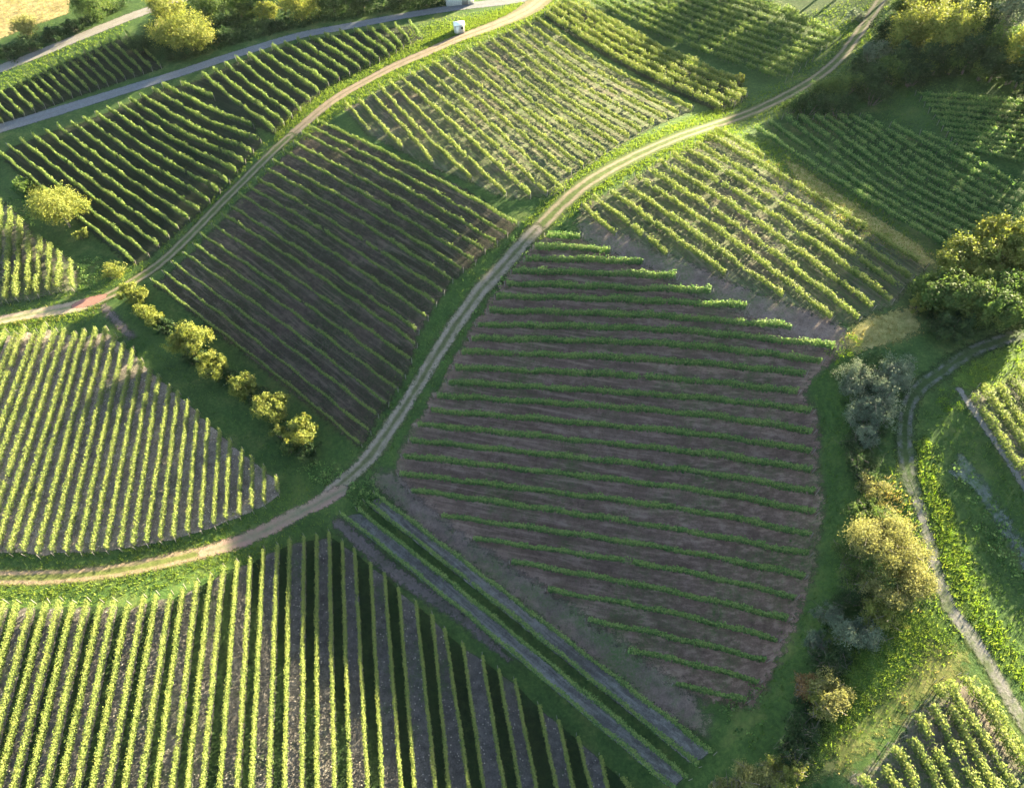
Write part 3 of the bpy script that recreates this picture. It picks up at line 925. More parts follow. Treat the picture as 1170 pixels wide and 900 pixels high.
# ------------------------------------------------------------------ trees and shrubs
def crown_points(rx, ry, rz, nlobe, nleaf, spread, rough):
    """leaves in clumps on the skins of many lobes"""
    L = rand_unit(nlobe) * np.cbrt(rng.uniform(.15, 1, nlobe))[:, None]
    L[:, 2] = L[:, 2] * .85 + .1
    L *= np.array([rx, ry, rz]) * (1 - spread)
    lr = np.array([rx, ry, rz]).mean() * rng.uniform(spread * .65, spread * 1.15, nlobe)
    nclump = int(np.clip(nleaf // 40, 30, 260))
    li = rng.choice(nlobe, nclump, p=lr ** 2 / (lr ** 2).sum())
    dirn = rand_unit(nclump, .25)
    cc = L[li] + dirn * (lr[li] * rng.uniform(.62, 1.18, nclump))[:, None] * np.array([1, 1, rz / max(rx, ry) * .5 + .5])
    ci = rng.integers(0, nclump, nleaf)
    cr = lr[li[ci]] * (rng.uniform(.18, .42, nclump))[ci]
    P = cc[ci] + rng.normal(size=(nleaf, 3)) * cr[:, None] * .8
    N = dirn[ci] + rand_unit(nleaf) * rough
    N /= np.linalg.norm(N, axis=1)[:, None]
    tint = np.clip(.5 + (rng.random(nclump) - .5)[ci] * .7 + rng.normal(0, .13, nleaf), 0, 1)
    return P, N, tint, L


def tree(name, u, v, ru, rv, hgt, mat, label, cat='tree', group=None, nleaf=3000, leaf=.34, nlobe=9, trunkr=None, lift=.5, spread=.42, bushy=False, rot=0.0, twigs=0, elong=1.0, rough=.8, stemcol='bark', full=False):
    """u,v: where the crown's middle shows; ru, rv half sizes in photo pixels give its real width"""
    full = full or name == 'thicket'
    low = bushy or full
    zc = hgt * (.56 if not low else .5)
    p = unproj([(u, v)], zc)[0]
    sc = scale_at([p[0], p[1], p[2] + zc])
    kx = 1.32 if name == 'big_tree' else 1.3
    rx = kx * ru / sc
    ry = kx * rv / sc * elong
    rz = hgt * (.5 if not low else .55)
    root = empty(name, (p[0], p[1], p[2]))
    tag(root, label, cat, group)
    P, N, tint, L = crown_points(rx, ry, rz, nlobe, nleaf, spread, rough)
    if rot:
        ca, sa = math.cos(rot), math.sin(rot)
        Rm = np.array([[ca, sa, 0], [-sa, ca, 0], [0, 0, 1]])
        P, N, L = P @ Rm, N @ Rm, L @ Rm
    P[:, 2] += zc
    L[:, 2] += zc
    g = terrain(P[:, 0] + p[0], P[:, 1] + p[1]) - p[2]
    P[:, 2] = np.maximum(P[:, 2], g + .08 + rng.random(len(P)) * .3)
    V, F = leaf_quads(P, N, leaf * rng.uniform(.65, 1.35, len(P)))
    mobj('crown' if not bushy else 'foliage', np_mesh('crown', V, [F], [M[mat]], attrs={'tint': np.repeat(tint, 4)}), root)
    tr = trunkr or max(.06, hgt * .028)
    parts = []
    if not bushy:
        top = np.array([rng.normal(0, .2), rng.normal(0, .2), zc])
        parts.append(tube_vf([(0, 0, -.3), (.03, 0, .25), top * np.array([.3, .3, .5]), top, top + [0, 0, rz * .6]], [tr * 1.5, tr * 1.1, tr * .9, tr * .6, tr * .15], 8))
        for l in L[:min(len(L), 9)]:
            s = top * rng.uniform(.45, .8)
            m = (s + l) / 2 + [0, 0, -.1 * rz]
            parts.append(tube_vf([s, m, l], [tr * .45, tr * .3, tr * .08], 6))
        nm = 'trunk'
    else:
        for l in L[:min(len(L), 10)]:
            s = np.array([l[0] * .3, l[1] * .3, 0])
            s[2] = float(terrain(s[0] + p[0], s[1] + p[1]) - p[2]) - .1
            m = (s * .5 + l * .5) + rng.normal(0, .1, 3)
            parts.append(tube_vf([s, m, l], [tr * .55, tr * .4, tr * .1], 5))
        nm = 'stems'
    for k in range(twigs):
        q = P[rng.integers(0, len(P))]
        e = q + rand_unit(1, .5)[0] * rng.uniform(.5, 1.3)
        parts.append(tube_vf([q - (e - q) * .8, q, e], [.035, .025, .008], 4))
    V, F = merge(parts)
    mobj(nm, np_mesh(nm, V, [F], [M[stemcol]], smooth=True), root)
    return root


# lone tree and the small bushes near it
tree('broadleaf_tree', 68, 240, 29, 34, 7.5, 'tree_yellow', 'lone round yellow green tree beside the short rows at the left edge', nleaf=15000, leaf=.23, nlobe=16)
tree('shrub', 92, 268, 8, 9, 2.4, 'tree_yellow', 'small yellow green shrub at the foot of the lone left tree', 'shrub', nleaf=700, bushy=True, leaf=.28)
tree('shrub', 27, 214, 18, 14, 2.0, 'tree_green', 'low dark green shrub at the upper left of the lone tree', 'shrub', nleaf=1300, bushy=True, leaf=.28)
tree('shrub', 42, 232, 10, 10, 2.0, 'tree_green', 'small green shrub tucked against the left side of the lone tree', 'shrub', nleaf=700, bushy=True, leaf=.28)
tree('shrub', 126, 311, 17, 14, 3.0, 'tree_yellow', 'yellow green bush just above the red earth junction', 'shrub', nleaf=2200, bushy=True, leaf=.2, nlobe=10)
hg = 'bushes of the hedge below the red junction'
for (u, v, ru, rv, h, mt, n, lb) in [
    (154, 336, 17, 9, 2.6, 'tree_yellow', 2000, 'uppermost yellow bush of the hedge, touching the farm track'),
    (171, 360, 19, 9, 2.5, 'tree_yellow', 2000, 'long yellow bush second from the top of the hedge'),
    (215, 392, 20, 18, 4.2, 'tree_yellow', 3200, 'large round yellow bush in the middle of the hedge'),
    (244, 417, 15, 13, 3.6, 'tree_yellow', 2000, 'yellow bush just below the large round hedge bush'),
    (277, 440, 16, 13, 3.4, 'tree_yellow', 1900, 'small bush halfway down the hedge, between two larger yellow ones'),
    (309, 465, 17, 16, 3.8, 'tree_yellow', 2400, 'bushy yellow bush in the lower part of the hedge'),
    (343, 494, 15, 14, 3.6, 'tree_yellow', 2000, 'yellow bush at the lower end of the hedge'),
    (319, 495, 9, 8, 2.6, 'tree_yellow', 700, 'small yellow bush left of the lower end bush of the hedge'),
    (329, 513, 8, 7, 2.2, 'tree_green', 600, 'lowest little green bush of the hedge'),
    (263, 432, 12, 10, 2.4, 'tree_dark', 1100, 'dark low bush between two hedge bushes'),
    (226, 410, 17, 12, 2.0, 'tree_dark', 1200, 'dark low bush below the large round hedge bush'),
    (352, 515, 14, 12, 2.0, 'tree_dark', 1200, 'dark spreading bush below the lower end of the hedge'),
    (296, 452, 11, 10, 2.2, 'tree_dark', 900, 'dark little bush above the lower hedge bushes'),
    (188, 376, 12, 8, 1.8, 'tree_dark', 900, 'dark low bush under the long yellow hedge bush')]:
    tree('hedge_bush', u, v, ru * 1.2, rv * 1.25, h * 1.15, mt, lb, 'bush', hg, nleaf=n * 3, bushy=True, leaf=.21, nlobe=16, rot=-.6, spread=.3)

# upper left corner
tl = 'trees along the upper left road'
for (u, v, ru, rv, h, mt, n, lb) in [
    (110, 4, 32, 22, 7, 'tree_green', 4500, 'round green tree above the pale road in the upper left corner'),
    (216, 38, 42, 20, 8.5, 'tree_yellow', 7500, 'broad sunlit yellow tree at the end of the pale road'),
    (190, 10, 22, 18, 7.5, 'tree_yellow', 3200, 'tall yellowish tree behind the left side of the broad yellow tree'),
    (236, 10, 22, 18, 8, 'tree_green', 3200, 'pale green tree behind the broad yellow tree'),
    (190, 40, 16, 14, 6, 'shrub_straw', 1800, 'straw coloured tree at the left side of the broad yellow tree'),
    (272, 5, 20, 14, 6.5, 'tree_green', 2600, 'green tree right of the pale green tree at the top'),
    (306, 14, 16, 9, 5, 'tree_yellow', 1500, 'small yellowish tree above the grey road'),
    (342, 6, 22, 18, 7.5, 'tree_yellow', 3400, 'olive yellow tree standing close above the grey road at the top'),
    (300, 0, 18, 14, 7, 'tree_dark', 2200, 'dark tree between the two yellowish trees at the top'),
    (380, 2, 22, 14, 6, 'tree_dark', 2600, 'dark green tree right of the olive yellow tree'),
    (415, 0, 22, 13, 6, 'tree_dark', 2600, 'second dark tree right of the olive yellow tree'),
    (450, -4, 22, 13, 6, 'tree_dark', 2600, 'dark tree in the middle of the dark wood edge above the grey road'),
    (486, -7, 20, 13, 6, 'tree_dark', 2600, 'dark tree left of the grey shed at the top edge'),
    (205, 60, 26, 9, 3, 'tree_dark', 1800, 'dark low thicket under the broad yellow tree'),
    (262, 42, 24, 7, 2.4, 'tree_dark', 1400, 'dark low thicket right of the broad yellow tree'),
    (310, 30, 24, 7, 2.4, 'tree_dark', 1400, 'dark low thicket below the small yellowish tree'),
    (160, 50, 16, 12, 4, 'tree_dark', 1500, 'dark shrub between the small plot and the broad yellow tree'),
    (28, 30, 17, 14, 4.5, 'shrub_straw', 1800, 'pale olive bush in front of the golden stubble field')]:
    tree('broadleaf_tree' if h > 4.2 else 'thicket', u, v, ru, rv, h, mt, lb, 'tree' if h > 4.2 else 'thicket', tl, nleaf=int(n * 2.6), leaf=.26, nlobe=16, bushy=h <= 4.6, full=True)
for (u, v, ru) in [(8, 62, 14), (32, 52, 16), (60, 40, 16), (84, 30, 14)]:
    w = {8: 'leftmost', 32: 'second from the left', 60: 'third from the left', 84: 'rightmost'}[u]
    tree('hedge_bush', u, v, ru, 9, 3.4, 'tree_dark', 'dark hedge bush above the pale road, ' + w + ' of four', 'bush', 'dark hedge above the pale road', nleaf=1300, leaf=.36, bushy=True)

# upper right wood and slope hedge
tr_ = 'trees of the upper right wood'
for (u, v, ru, rv, h, mt, n, lb) in [
    (1088, 33, 27, 26, 9.5, 'tree_yellow', 6000, 'round bright yellow tree in front of the upper right wood'),
    (1042, 34, 26, 20, 8, 'tree_yellow', 4200, 'yellow tree left of the round bright yellow tree'),
    (1062, 2, 30, 12, 8, 'tree_yellow', 3200, 'yellowish tree cut by the top edge above the round yellow tree'),
    (1120, 18, 22, 20, 8.5, 'tree_green', 3200, 'grey green tree right of the round yellow tree'),
    (1150, 20, 22, 18, 9, 'shrub_grey', 3200, 'greyish tree in the upper right corner'),
    (1172, 60, 20, 20, 8, 'tree_yellow', 2800, 'yellow tree cut by the upper right edge'),
    (1145, 50, 16, 16, 7, 'tree_green', 2200, 'pale green tree left of the yellow tree at the upper right edge'),
    (1110, 62, 18, 16, 6, 'tree_dark', 2400, 'dark tree below the round bright yellow tree'),
    (1075, 65, 22, 12, 5.5, 'tree_dark', 2400, 'dark tree under the yellow pair at the wood edge'),
    (1140, 75, 18, 10, 5, 'tree_dark', 1900, 'dark low tree with a pale trunk at the wood edge'),
    (1170, 82, 16, 10, 5, 'tree_dark', 1700, 'dark low tree at the right end of the wood edge'),
    (1035, 66, 20, 13, 5, 'tree_dark', 2000, 'dark tree at the left end of the wood edge'),
    (1015, 35, 18, 18, 5, 'tree_dark', 1800, 'dark tree between the winding track and the yellow trees'),
    (1045, 85, 20, 10, 3.8, 'tree_dark', 1500, 'dark bush hanging over the meadow left of the wood'),
    (1128, 40, 20, 16, 6, 'tree_dark', 2200, 'dark tree hidden between the grey green and the pale green trees'),
    (1092, 68, 16, 10, 4.5, 'tree_green', 1600, 'dull green small tree directly below the round bright yellow tree'),
    (1125, 78, 14, 9, 3.6, 'tree_green', 1300, 'dull green bush at the meadow edge of the upper right wood'),
    (1158, 84, 14, 8, 3.4, 'tree_dark', 1300, 'dark bush left of the right end of the wood edge'),
    (1058, 76, 16, 9, 3.6, 'tree_green', 1400, 'green bush below the left yellow tree of the wood'),
    (1030, 10, 18, 14, 5, 'tree_green', 1900, 'green tree between the winding track and the top edge'),
    (1095, -6, 26, 12, 8, 'tree_green', 2600, 'green tree cut by the top edge right of the yellowish one'),
    (1140, -6, 26, 12, 9, 'tree_dark', 2600, 'dark tree cut by the top edge near the upper right corner')]:
    tree('broadleaf_tree' if h > 4 else 'shrub', u, v, ru, rv, h * 1.4, mt, lb, 'tree' if h > 4 else 'shrub', tr_, nleaf=int(n * 2.6), leaf=.28, nlobe=16, bushy=h <= 4, full=True)
sh_ = 'shrubs on the bank below the winding track'
for (u, v, ru, rv, h, mt, n, lb) in [
    (942, 104, 20, 12, 2.4, 'tree_green', 1600, 'light green bank shrub nearest the winding track'),
    (968, 97, 22, 13, 3, 'tree_green', 1900, 'rounded green bank shrub right of the light green one'),
    (998, 90, 24, 14, 3.4, 'tree_dark', 1900, 'dark green bank shrub in the middle of the bank'),
    (1022, 80, 20, 13, 3.6, 'tree_green', 1700, 'green bank shrub nearest the dark wood'),
    (925, 120, 26, 9, 2.4, 'tree_dark', 1500, 'dark bank shrub above the first rows of the dark right plot'),
    (962, 119, 26, 9, 2.6, 'tree_dark', 1500, 'dark bank shrub right of the one above the first rows'),
    (1000, 108, 22, 9, 2.6, 'tree_dark', 1300, 'dark bank shrub at the lower right of the bank'),
    (1000, 60, 22, 14, 2.4, 'shrub_grey', 1300, 'blue grey shrub between the winding track and the bank'),
    (905, 122, 14, 7, 1.6, 'tree_green', 800, 'smallest green bank shrub beside the track bend')]:
    tree('bank_shrub', u, v, ru, rv, h * 1.9, mt, lb, 'shrub', sh_, nleaf=int(n * 2), leaf=.24, bushy=True)
tree('shrub', 846, 90, 10, 6, 2.2, 'tree_yellow', 'small pale shrub at the right end of the narrow top strip', 'shrub', nleaf=600, bushy=True, leaf=.3)
tree('shrub', 978, 18, 14, 12, 1.6, 'shrub_grey', 'grey blue shrub beside the sunlit top of the winding track', 'shrub', nleaf=700, bushy=True, leaf=.3)

# big trees on the right
for (u, v, ru, rv, h, mt, n, lb) in [
    (1156, 285, 36, 36, 9.5, 'tree_yellow', 9000, 'tall yellow topped tree at the right edge, highest of the big clump'),
    (1112, 305, 34, 30, 7.6, 'tree_yellow', 7500, 'yellow green tree in the middle of the big right clump'),
    (1076, 332, 32, 28, 6.2, 'tree_green', 6000, 'green tree at the left end of the big right clump'),
    (1118, 345, 38, 30, 7, 'tree_green', 7500, 'wide green tree at the front of the big right clump'),
    (1160, 340, 34, 34, 7.6, 'tree_green', 7000, 'green tree at the right edge in front of the tall yellow one'),
    (1086, 372, 26, 18, 4.6, 'tree_dark', 3000, 'dark low tree under the front of the big right clump')]:
    tree('big_tree', u, v, ru, rv, h, mt, lb, 'tree', 'big tree clump on the right', nleaf=int(n * 2.8), leaf=.28, full=True, nlobe=26, spread=.3)
tree('shrub', 1048, 348, 12, 12, 2.6, 'tree_yellow', 'yellow green shrub at the left foot of the big right clump', 'shrub', nleaf=1000, bushy=True, leaf=.26)

# ditch bushes on the crest
dg = 'bushes along the ditch right of the central plot'
for (u, v, ru, rv, h, mt, n, lb) in [
    (1025, 425, 26, 24, 2.8, 'shrub_grey', 2600, 'dull grey bush between the dry grass patch and the right track'),
    (975, 435, 18, 26, 2.8, 'shrub_grey', 2200, 'grey bush on the field side of the broad blue grey one'),
    (1008, 470, 26, 26, 2.8, 'shrub_grey', 2800, 'grey bush on the track side of the upper ditch'),
    (978, 505, 16, 22, 2.6, 'tree_dark', 1700, 'dark bush on the field side of the middle ditch'),
    (998, 560, 14, 26, 2.2, 'shrub_straw', 1500, 'thin straw bush at the tip of the dry grass by the track'),
    (1000, 600, 24, 22, 3.6, 'tree_green', 2400, 'olive bush at the upper left of the big straw yellow one'),
    (1040, 640, 22, 40, 3.2, 'shrub_straw', 3400, 'tall straw bush leaning towards the right track'),
    (975, 680, 20, 24, 3.2, 'tree_dark', 1900, 'dark bush above the silver grey ones'),
    (1005, 700, 26, 22, 2.8, 'tree_yellow', 2400, 'yellow green bush between the straw bushes and the open grass'),
    (942, 758, 18, 16, 2.6, 'tree_dark', 1500, 'dark bush above the rusty orange one'),
    (905, 855, 18, 22, 2.4, 'tree_dark', 1700, 'dark bush above the yellow bush at the bottom edge'),
    (988, 585, 18, 22, 3.0, 'tree_green', 1900, 'olive bush at the field side of the dry grass tip'),
    (1018, 595, 18, 20, 2.8, 'shrub_straw', 1900, 'pale straw bush at the upper side of the big straw yellow one'),
    (968, 640, 16, 22, 3.0, 'tree_green', 1700, 'dull green bush on the field side of the big straw yellow one'),
    (935, 735, 16, 16, 2.6, 'shrub_grey', 1300, 'low silver bush below the small silver one'),
    (935, 800, 16, 18, 2.8, 'tree_yellow', 1500, 'yellow green bush between the rusty orange bush and the yellow one'),
    (900, 880, 22, 18, 2.8, 'tree_yellow', 1900, 'yellow green bush right of the yellow bush at the bottom edge'),
    (1000, 432, 34, 26, 3.2, 'shrub_grey', 4200, 'broad blue grey bush at the top of the ditch'),
    (985, 475, 24, 28, 3.2, 'shrub_grey', 3200, 'blue grey bush below the broad one at the top of the ditch'),
    (984, 530, 18, 30, 2.6, 'tree_dark', 2400, 'dark thin bush in the middle of the ditch'),
    (992, 500, 16, 16, 2.8, 'shrub_grey', 1500, 'small grey bush above the dark thin ditch bush'),
    (1012, 622, 42, 32, 5.2, 'shrub_straw', 8000, 'big straw yellow willow bush beside the right track'),
    (990, 655, 32, 30, 4.4, 'tree_green', 4200, 'olive green bush on the shaded side of the big straw yellow bush'),
    (1022, 672, 36, 28, 3.4, 'shrub_straw', 4200, 'low straw yellow bush below the big straw yellow one'),
    (975, 722, 30, 22, 3.2, 'shrub_grey', 3200, 'silver grey bush in the lower part of the ditch'),
    (945, 705, 16, 14, 2.6, 'shrub_grey', 1300, 'small silver bush left of the larger silver grey one'),
    (962, 755, 24, 16, 2.6, 'tree_dark', 1800, 'dark bush below the silver grey ditch bush'),
    (918, 785, 17, 17, 3.0, 'shrub_orange', 1700, 'rusty orange bush near the lower end of the ditch'),
    (949, 792, 20, 30, 3.2, 'shrub_straw', 3400, 'yellow bush right of the rusty orange one'),
    (918, 825, 20, 26, 2.6, 'tree_dark', 2000, 'dark bush below the rusty orange one'),
    (872, 890, 38, 18, 3.4, 'shrub_straw', 3800, 'yellow bush cut by the bottom edge at the end of the ditch'),
    (828, 898, 18, 10, 2.4, 'shrub_straw', 1200, 'small yellow bush at the bottom edge beside the twin strips')]:
    tree('ditch_bush', u, v, ru, rv, h, mt, lb, 'bush', dg, nleaf=int(n * 2.2), leaf=.14, bushy=True, nlobe=14, twigs=30, rough=1.1, spread=.36)

# unseen trees added beyond the right edge to shade the dark plot
for i, (u, v, h) in enumerate([(1230, 92, 10), (1275, 120, 11), (1325, 110, 11), (1290, 165, 11), (1340, 190, 10), (1235, 140, 9), (1240, 60, 10), (1380, 150, 11), (1200, 115, 9), (1310, 140, 11), (1265, 200, 11), (1225, 175, 9), (1210, 60, 10), (1192, 92, 6), (1205, 140, 7), (1250, 100, 11), (1222, 110, 9), (1215, 215, 8), (1240, 235, 10), (1262, 258, 10), (1205, 180, 7), (1290, 225, 11)]):
    if v > 150: continue
    tree('broadleaf_tree', u, v, 30, 26, h + (5 if v < 150 else 0), ['tree_green', 'tree_dark'][i % 2], 'unseen tree added beyond the right edge to shade the dark plot', 'tree', 'added shade trees beyond the right edge', nleaf=3000, leaf=.5, nlobe=10)


for i, (u, v, h) in enumerate([(930, -62, 12), (965, -50, 12), (1005, -66, 13), (1045, -50, 12), (1085, -70, 13), (895, -75, 12)]):  # trees added out of view to throw shade on the top plot
    tree('broadleaf_tree', u, v, 24, 20, h, ['tree_green', 'tree_dark'][i % 2], 'unseen tree added above the top edge to shade the top plot', 'tree', 'added shade trees above the top edge', nleaf=2500, leaf=.5, nlobe=10)


# ------------------------------------------------------------------ grass, weeds
def blades(name, zones, mat, label, cat='grass'):
    """zones: (polygon px, tufts per m2, height, spread)"""
    Vs, Fs, Ts, o = [], [], [], 0
    for px, den, h, nb in zones:
        poly = unproj(px)[:, :2]
        lo, hi = poly.min(0), poly.max(0)
        n = int(np.prod(hi - lo) * den)
        P = lo + rng.random((n, 2)) * (hi - lo)
        P = P[inside(P, poly)]
        P = P + rng.normal(0, .6, P.shape)
        # keep the wheel ruts clear
        ok = np.ones(len(P), bool)
        for line, hw in TRACKS:
            sd, ac = line_sd_fast(P, line, hw)
            ok &= ~((sd > .15))
        for pth in ():
            pass
        P = P[ok]
        cl = rng.random(len(P))
        P = np.repeat(P, nb, 0)
        cl = np.repeat(cl, nb)
        n = len(P)
        if n == 0: continue
        P = P + rng.normal(0, .13, (n, 2))
        z = terrain(P[:, 0], P[:, 1])
        hh = h * rng.uniform(.5, 1.3, n) * (.6 + .8 * cl)
        a = rng.uniform(0, 2 * math.pi, n)
        w = .03 + .13 * hh * rng.uniform(.4, .9, n)
        lean = rng.normal(0, .45, (n, 2)) * hh[:, None]
        dx = np.column_stack([np.cos(a), np.sin(a)]) * w[:, None]
        V = np.empty((n, 3, 3))
        V[:, 0, :2] = P - dx; V[:, 1, :2] = P + dx; V[:, 2, :2] = P + lean
        V[:, 0, 2] = V[:, 1, 2] = z - .02
        V[:, 2, 2] = z + hh
        Vs.append(V.reshape(-1, 3))
        Fs.append(np.arange(n * 3).reshape(n, 3) + o)
        Ts.append(np.repeat(np.clip(.25 + .5 * cl + rng.normal(0, .15, n), 0, 1), 3))
        o += n * 3
    me = np_mesh(name, np.vstack(Vs), [np.vstack(Fs)], [M[mat]], attrs={'tint': np.concatenate(Ts)})
    return tag(mobj(name, me), label, cat, kind='stuff')


def band(px, w):
    """polygon of half width w (px) round a polyline"""
    px = np.asarray(px, float)
    d = np.gradient(px, axis=0)
    n = np.column_stack([-d[:, 1], d[:, 0]])
    n /= np.linalg.norm(n, axis=1)[:, None]
    return list(map(tuple, px + n * w)) + list(map(tuple, (px - n * w)[::-1]))


blades('grass', [
    (band([(615, 12), (522, 44), (453, 75), (385, 112), (342, 147), (301, 184), (253, 232), (190, 294)], 13), 3.5, .32, 3),
    (band([(989, 27), (961, 65), (917, 99), (866, 125), (804, 147), (727, 178), (676, 206), (638, 240), (600, 278)], 17), 3.5, .32, 3),
    (band([(375, 572), (339, 588), (292, 612), (207, 638), (110, 655), (0, 660), (-20, 660)], 26), 4.5, .28, 3),
    ([(0, 345), (90, 330), (125, 300), (180, 300), (150, 330), (60, 375), (0, 378)], 3.5, .3, 3),
    ([(985, 545), (1035, 510), (1090, 640), (1110, 720), (1060, 770), (960, 860), (905, 905), (960, 780), (1010, 690)], 5.5, .3, 3),
    ([(1100, 420), (1180, 375), (1180, 420), (1120, 450)], 5, .35, 3),
    ([(470, 30), (600, 5), (610, 15), (520, 45), (440, 72)], 3, .3, 3),
    ([(120, 62), (0, 110), (0, 80), (150, 25)], 3, .35, 3),
    ([(880, 160), (1000, 235), (1070, 290), (1040, 295), (940, 235), (850, 165)], 4, .3, 3),
    ([(1000, -10), (1030, -10), (990, 60), (950, 40), (900, 20)], 2.5, .3, 3),
    ([(800, 152), (835, 140), (880, 168), (960, 225), (1055, 297), (1030, 300), (930, 232), (850, 180)], 4, .3, 3),
], 'grass', 'tufts of green grass on the verges and banks')
blades('grass', [
    (band([(600, 278), (549, 332), (522, 369), (477, 441), (438, 500), (400, 545)], 24), 3.5, .3, 3),
    ([(120, 350), (150, 372), (230, 440), (310, 520), (390, 560), (330, 585), (316, 540), (200, 435), (120, 368)], 3, .28, 3),
    ([(930, 420), (970, 400), (985, 560), (950, 700), (880, 860), (830, 895), (860, 800), (925, 640)], 3.5, .3, 3),
    ([(1010, 100), (1180, 90), (1185, 160), (1080, 155), (1000, 135)], 2.5, .3, 3),
    ([(1045, 470), (1095, 440), (1175, 560), (1185, 780), (1110, 720), (1062, 600)], 4.5, .3, 3),
], 'grass_shade', 'grass toned darker for shade on the headlands and meadows')
blades('grass', [
    (band([(640, -4), (604, 16), (522, 50), (453, 81), (385, 118), (345, 150)], 10), 9, .26, 4),
    (band([(600, 8), (560, 26), (522, 39), (453, 68), (385, 104), (342, 138), (318, 160)], 10), 9, .28, 4),
    (band([(835, 128), (804, 138), (727, 168), (670, 200), (630, 235), (605, 262)], 8), 9, .28, 4),
    (band([(835, 146), (804, 157), (727, 188), (680, 216), (650, 240)], 8), 9, .28, 4),
    (band([(300, 630), (254, 641), (207, 655), (160, 666), (100, 674), (0, 678), (-20, 678)], 11), 9, .26, 4),
    (band([(0, 372), (60, 366), (110, 358)], 7), 9, .26, 4),
    (band([(260, 612), (207, 622), (150, 634)], 6), 8, .26, 4),
    ([(480, 32), (600, 8), (606, 14), (525, 40), (490, 52)], 8, .28, 4),
    ([(1046, 505), (1058, 500), (1075, 560), (1100, 620), (1125, 690), (1170, 760), (1175, 790), (1130, 745), (1098, 700), (1072, 620), (1052, 560)], 9, .34, 4),
    ([(985, 720), (1060, 700), (1085, 735), (1050, 770), (980, 830), (930, 880), (950, 800)], 22, .17, 4),
], 'grass_lit', 'dense grass coloured brighter for sunlight on the track verges')
blades('grass', [
    ([(895, 182), (915, 190), (960, 222), (1010, 254), (1050, 280), (1068, 300), (1055, 305), (1020, 282), (960, 240), (915, 210)], 3.5, .28, 3),
    ([(985, 365), (1045, 350), (1052, 380), (1010, 395), (975, 405), (962, 390)], 5, .32, 3),
    ([(860, 175), (900, 195), (960, 232), (1040, 290), (1030, 300), (940, 240)], 3, .3, 3),
    ([(1000, 540), (1022, 545), (1040, 600), (1050, 680), (1035, 700), (1000, 590)], 7, .45, 3),
    ([(1060, 730), (1105, 745), (1095, 775), (1050, 800), (1000, 845), (960, 880), (925, 895), (950, 855), (1000, 800), (1040, 770)], 1.0, .25, 3),
    ([(-40, 50), (35, 30), (80, 10), (70, -20), (-50, -20)], 1.2, .4, 3),
    (band([(0, 370), (60, 358), (110, 350)], 6), 4, .3, 3),
], 'straw', 'tufts of dry straw coloured grass in the sunlit patches')


def weeds(name, zones, mat, label):
    Ps, Ns, Ss, Ts = [], [], [], []
    for px, den, h, nl, sz in zones:
        poly = unproj(px)[:, :2]
        lo, hi = poly.min(0), poly.max(0)
        n = int(np.prod(hi - lo) * den)
        P = lo + rng.random((n, 2)) * (hi - lo)
        P = P[inside(P, poly)]
        for line, hw in TRACKS:
            sd, _ = line_sd_fast(P, line, hw)
            P = P[sd < -.1]
        cl = rng.random(len(P))
        P = np.repeat(P, nl, 0); cl = np.repeat(cl, nl)
        P = P + rng.normal(0, .28, P.shape)
        z = terrain(P[:, 0], P[:, 1]) + rng.random(len(P)) * h * (.5 + cl) + .03
        Ps.append(np.column_stack([P, z])); Ns.append(rand_unit(len(P), .7))
        Ss.append(sz * rng.uniform(.6, 1.4, len(P))); Ts.append(np.clip(.2 + .6 * cl + rng.normal(0, .15, len(P)), 0, 1))
    V, F = leaf_quads(np.vstack(Ps), np.vstack(Ns), np.concatenate(Ss))
    me = np_mesh(name, V, [F], [M[mat]], attrs={'tint': np.repeat(np.concatenate(Ts), 4)})
    return tag(mobj(name, me), label, 'weeds', kind='stuff')


weeds('weeds', [
    ([(1046, 505), (1058, 500), (1075, 560), (1100, 620), (1125, 690), (1170, 760), (1175, 790), (1130, 745), (1098, 700), (1072, 620), (1052, 560)], .35, .5, 40, .12),
    ([(1070, 440), (1095, 440), (1100, 470), (1075, 475)], .8, .5, 36, .12),
    ([(955, 420), (940, 400), (975, 380), (985, 400)], .8, .45, 34, .13),
], 'weed', 'leafy bright green weeds beside the right track')
weeds('weeds', [
    ([(348, 505), (400, 545), (380, 560), (340, 540)], 1.0, .5, 16, .24),
    ([(395, 540), (432, 550), (440, 575), (410, 585), (390, 570)], 1.6, .6, 18, .22),
    ([(1085, 520), (1120, 545), (1175, 640), (1175, 700), (1120, 620)], .7, .5, 16, .24),
    ([(820, 800), (880, 770), (870, 830), (835, 850)], .6, .45, 16, .24),
    ([(590, 262), (625, 262), (600, 300), (560, 340), (500, 430), (480, 455), (510, 400)], .6, .4, 14, .24),
    ([(90, 290), (120, 295), (110, 330), (92, 330)], .8, .4, 14, .24),
    ([(10, 205), (50, 215), (40, 260), (10, 235)], .6, .5, 14, .26),
], 'vine_deep', 'dark green weeds around the track junctions and field corners')


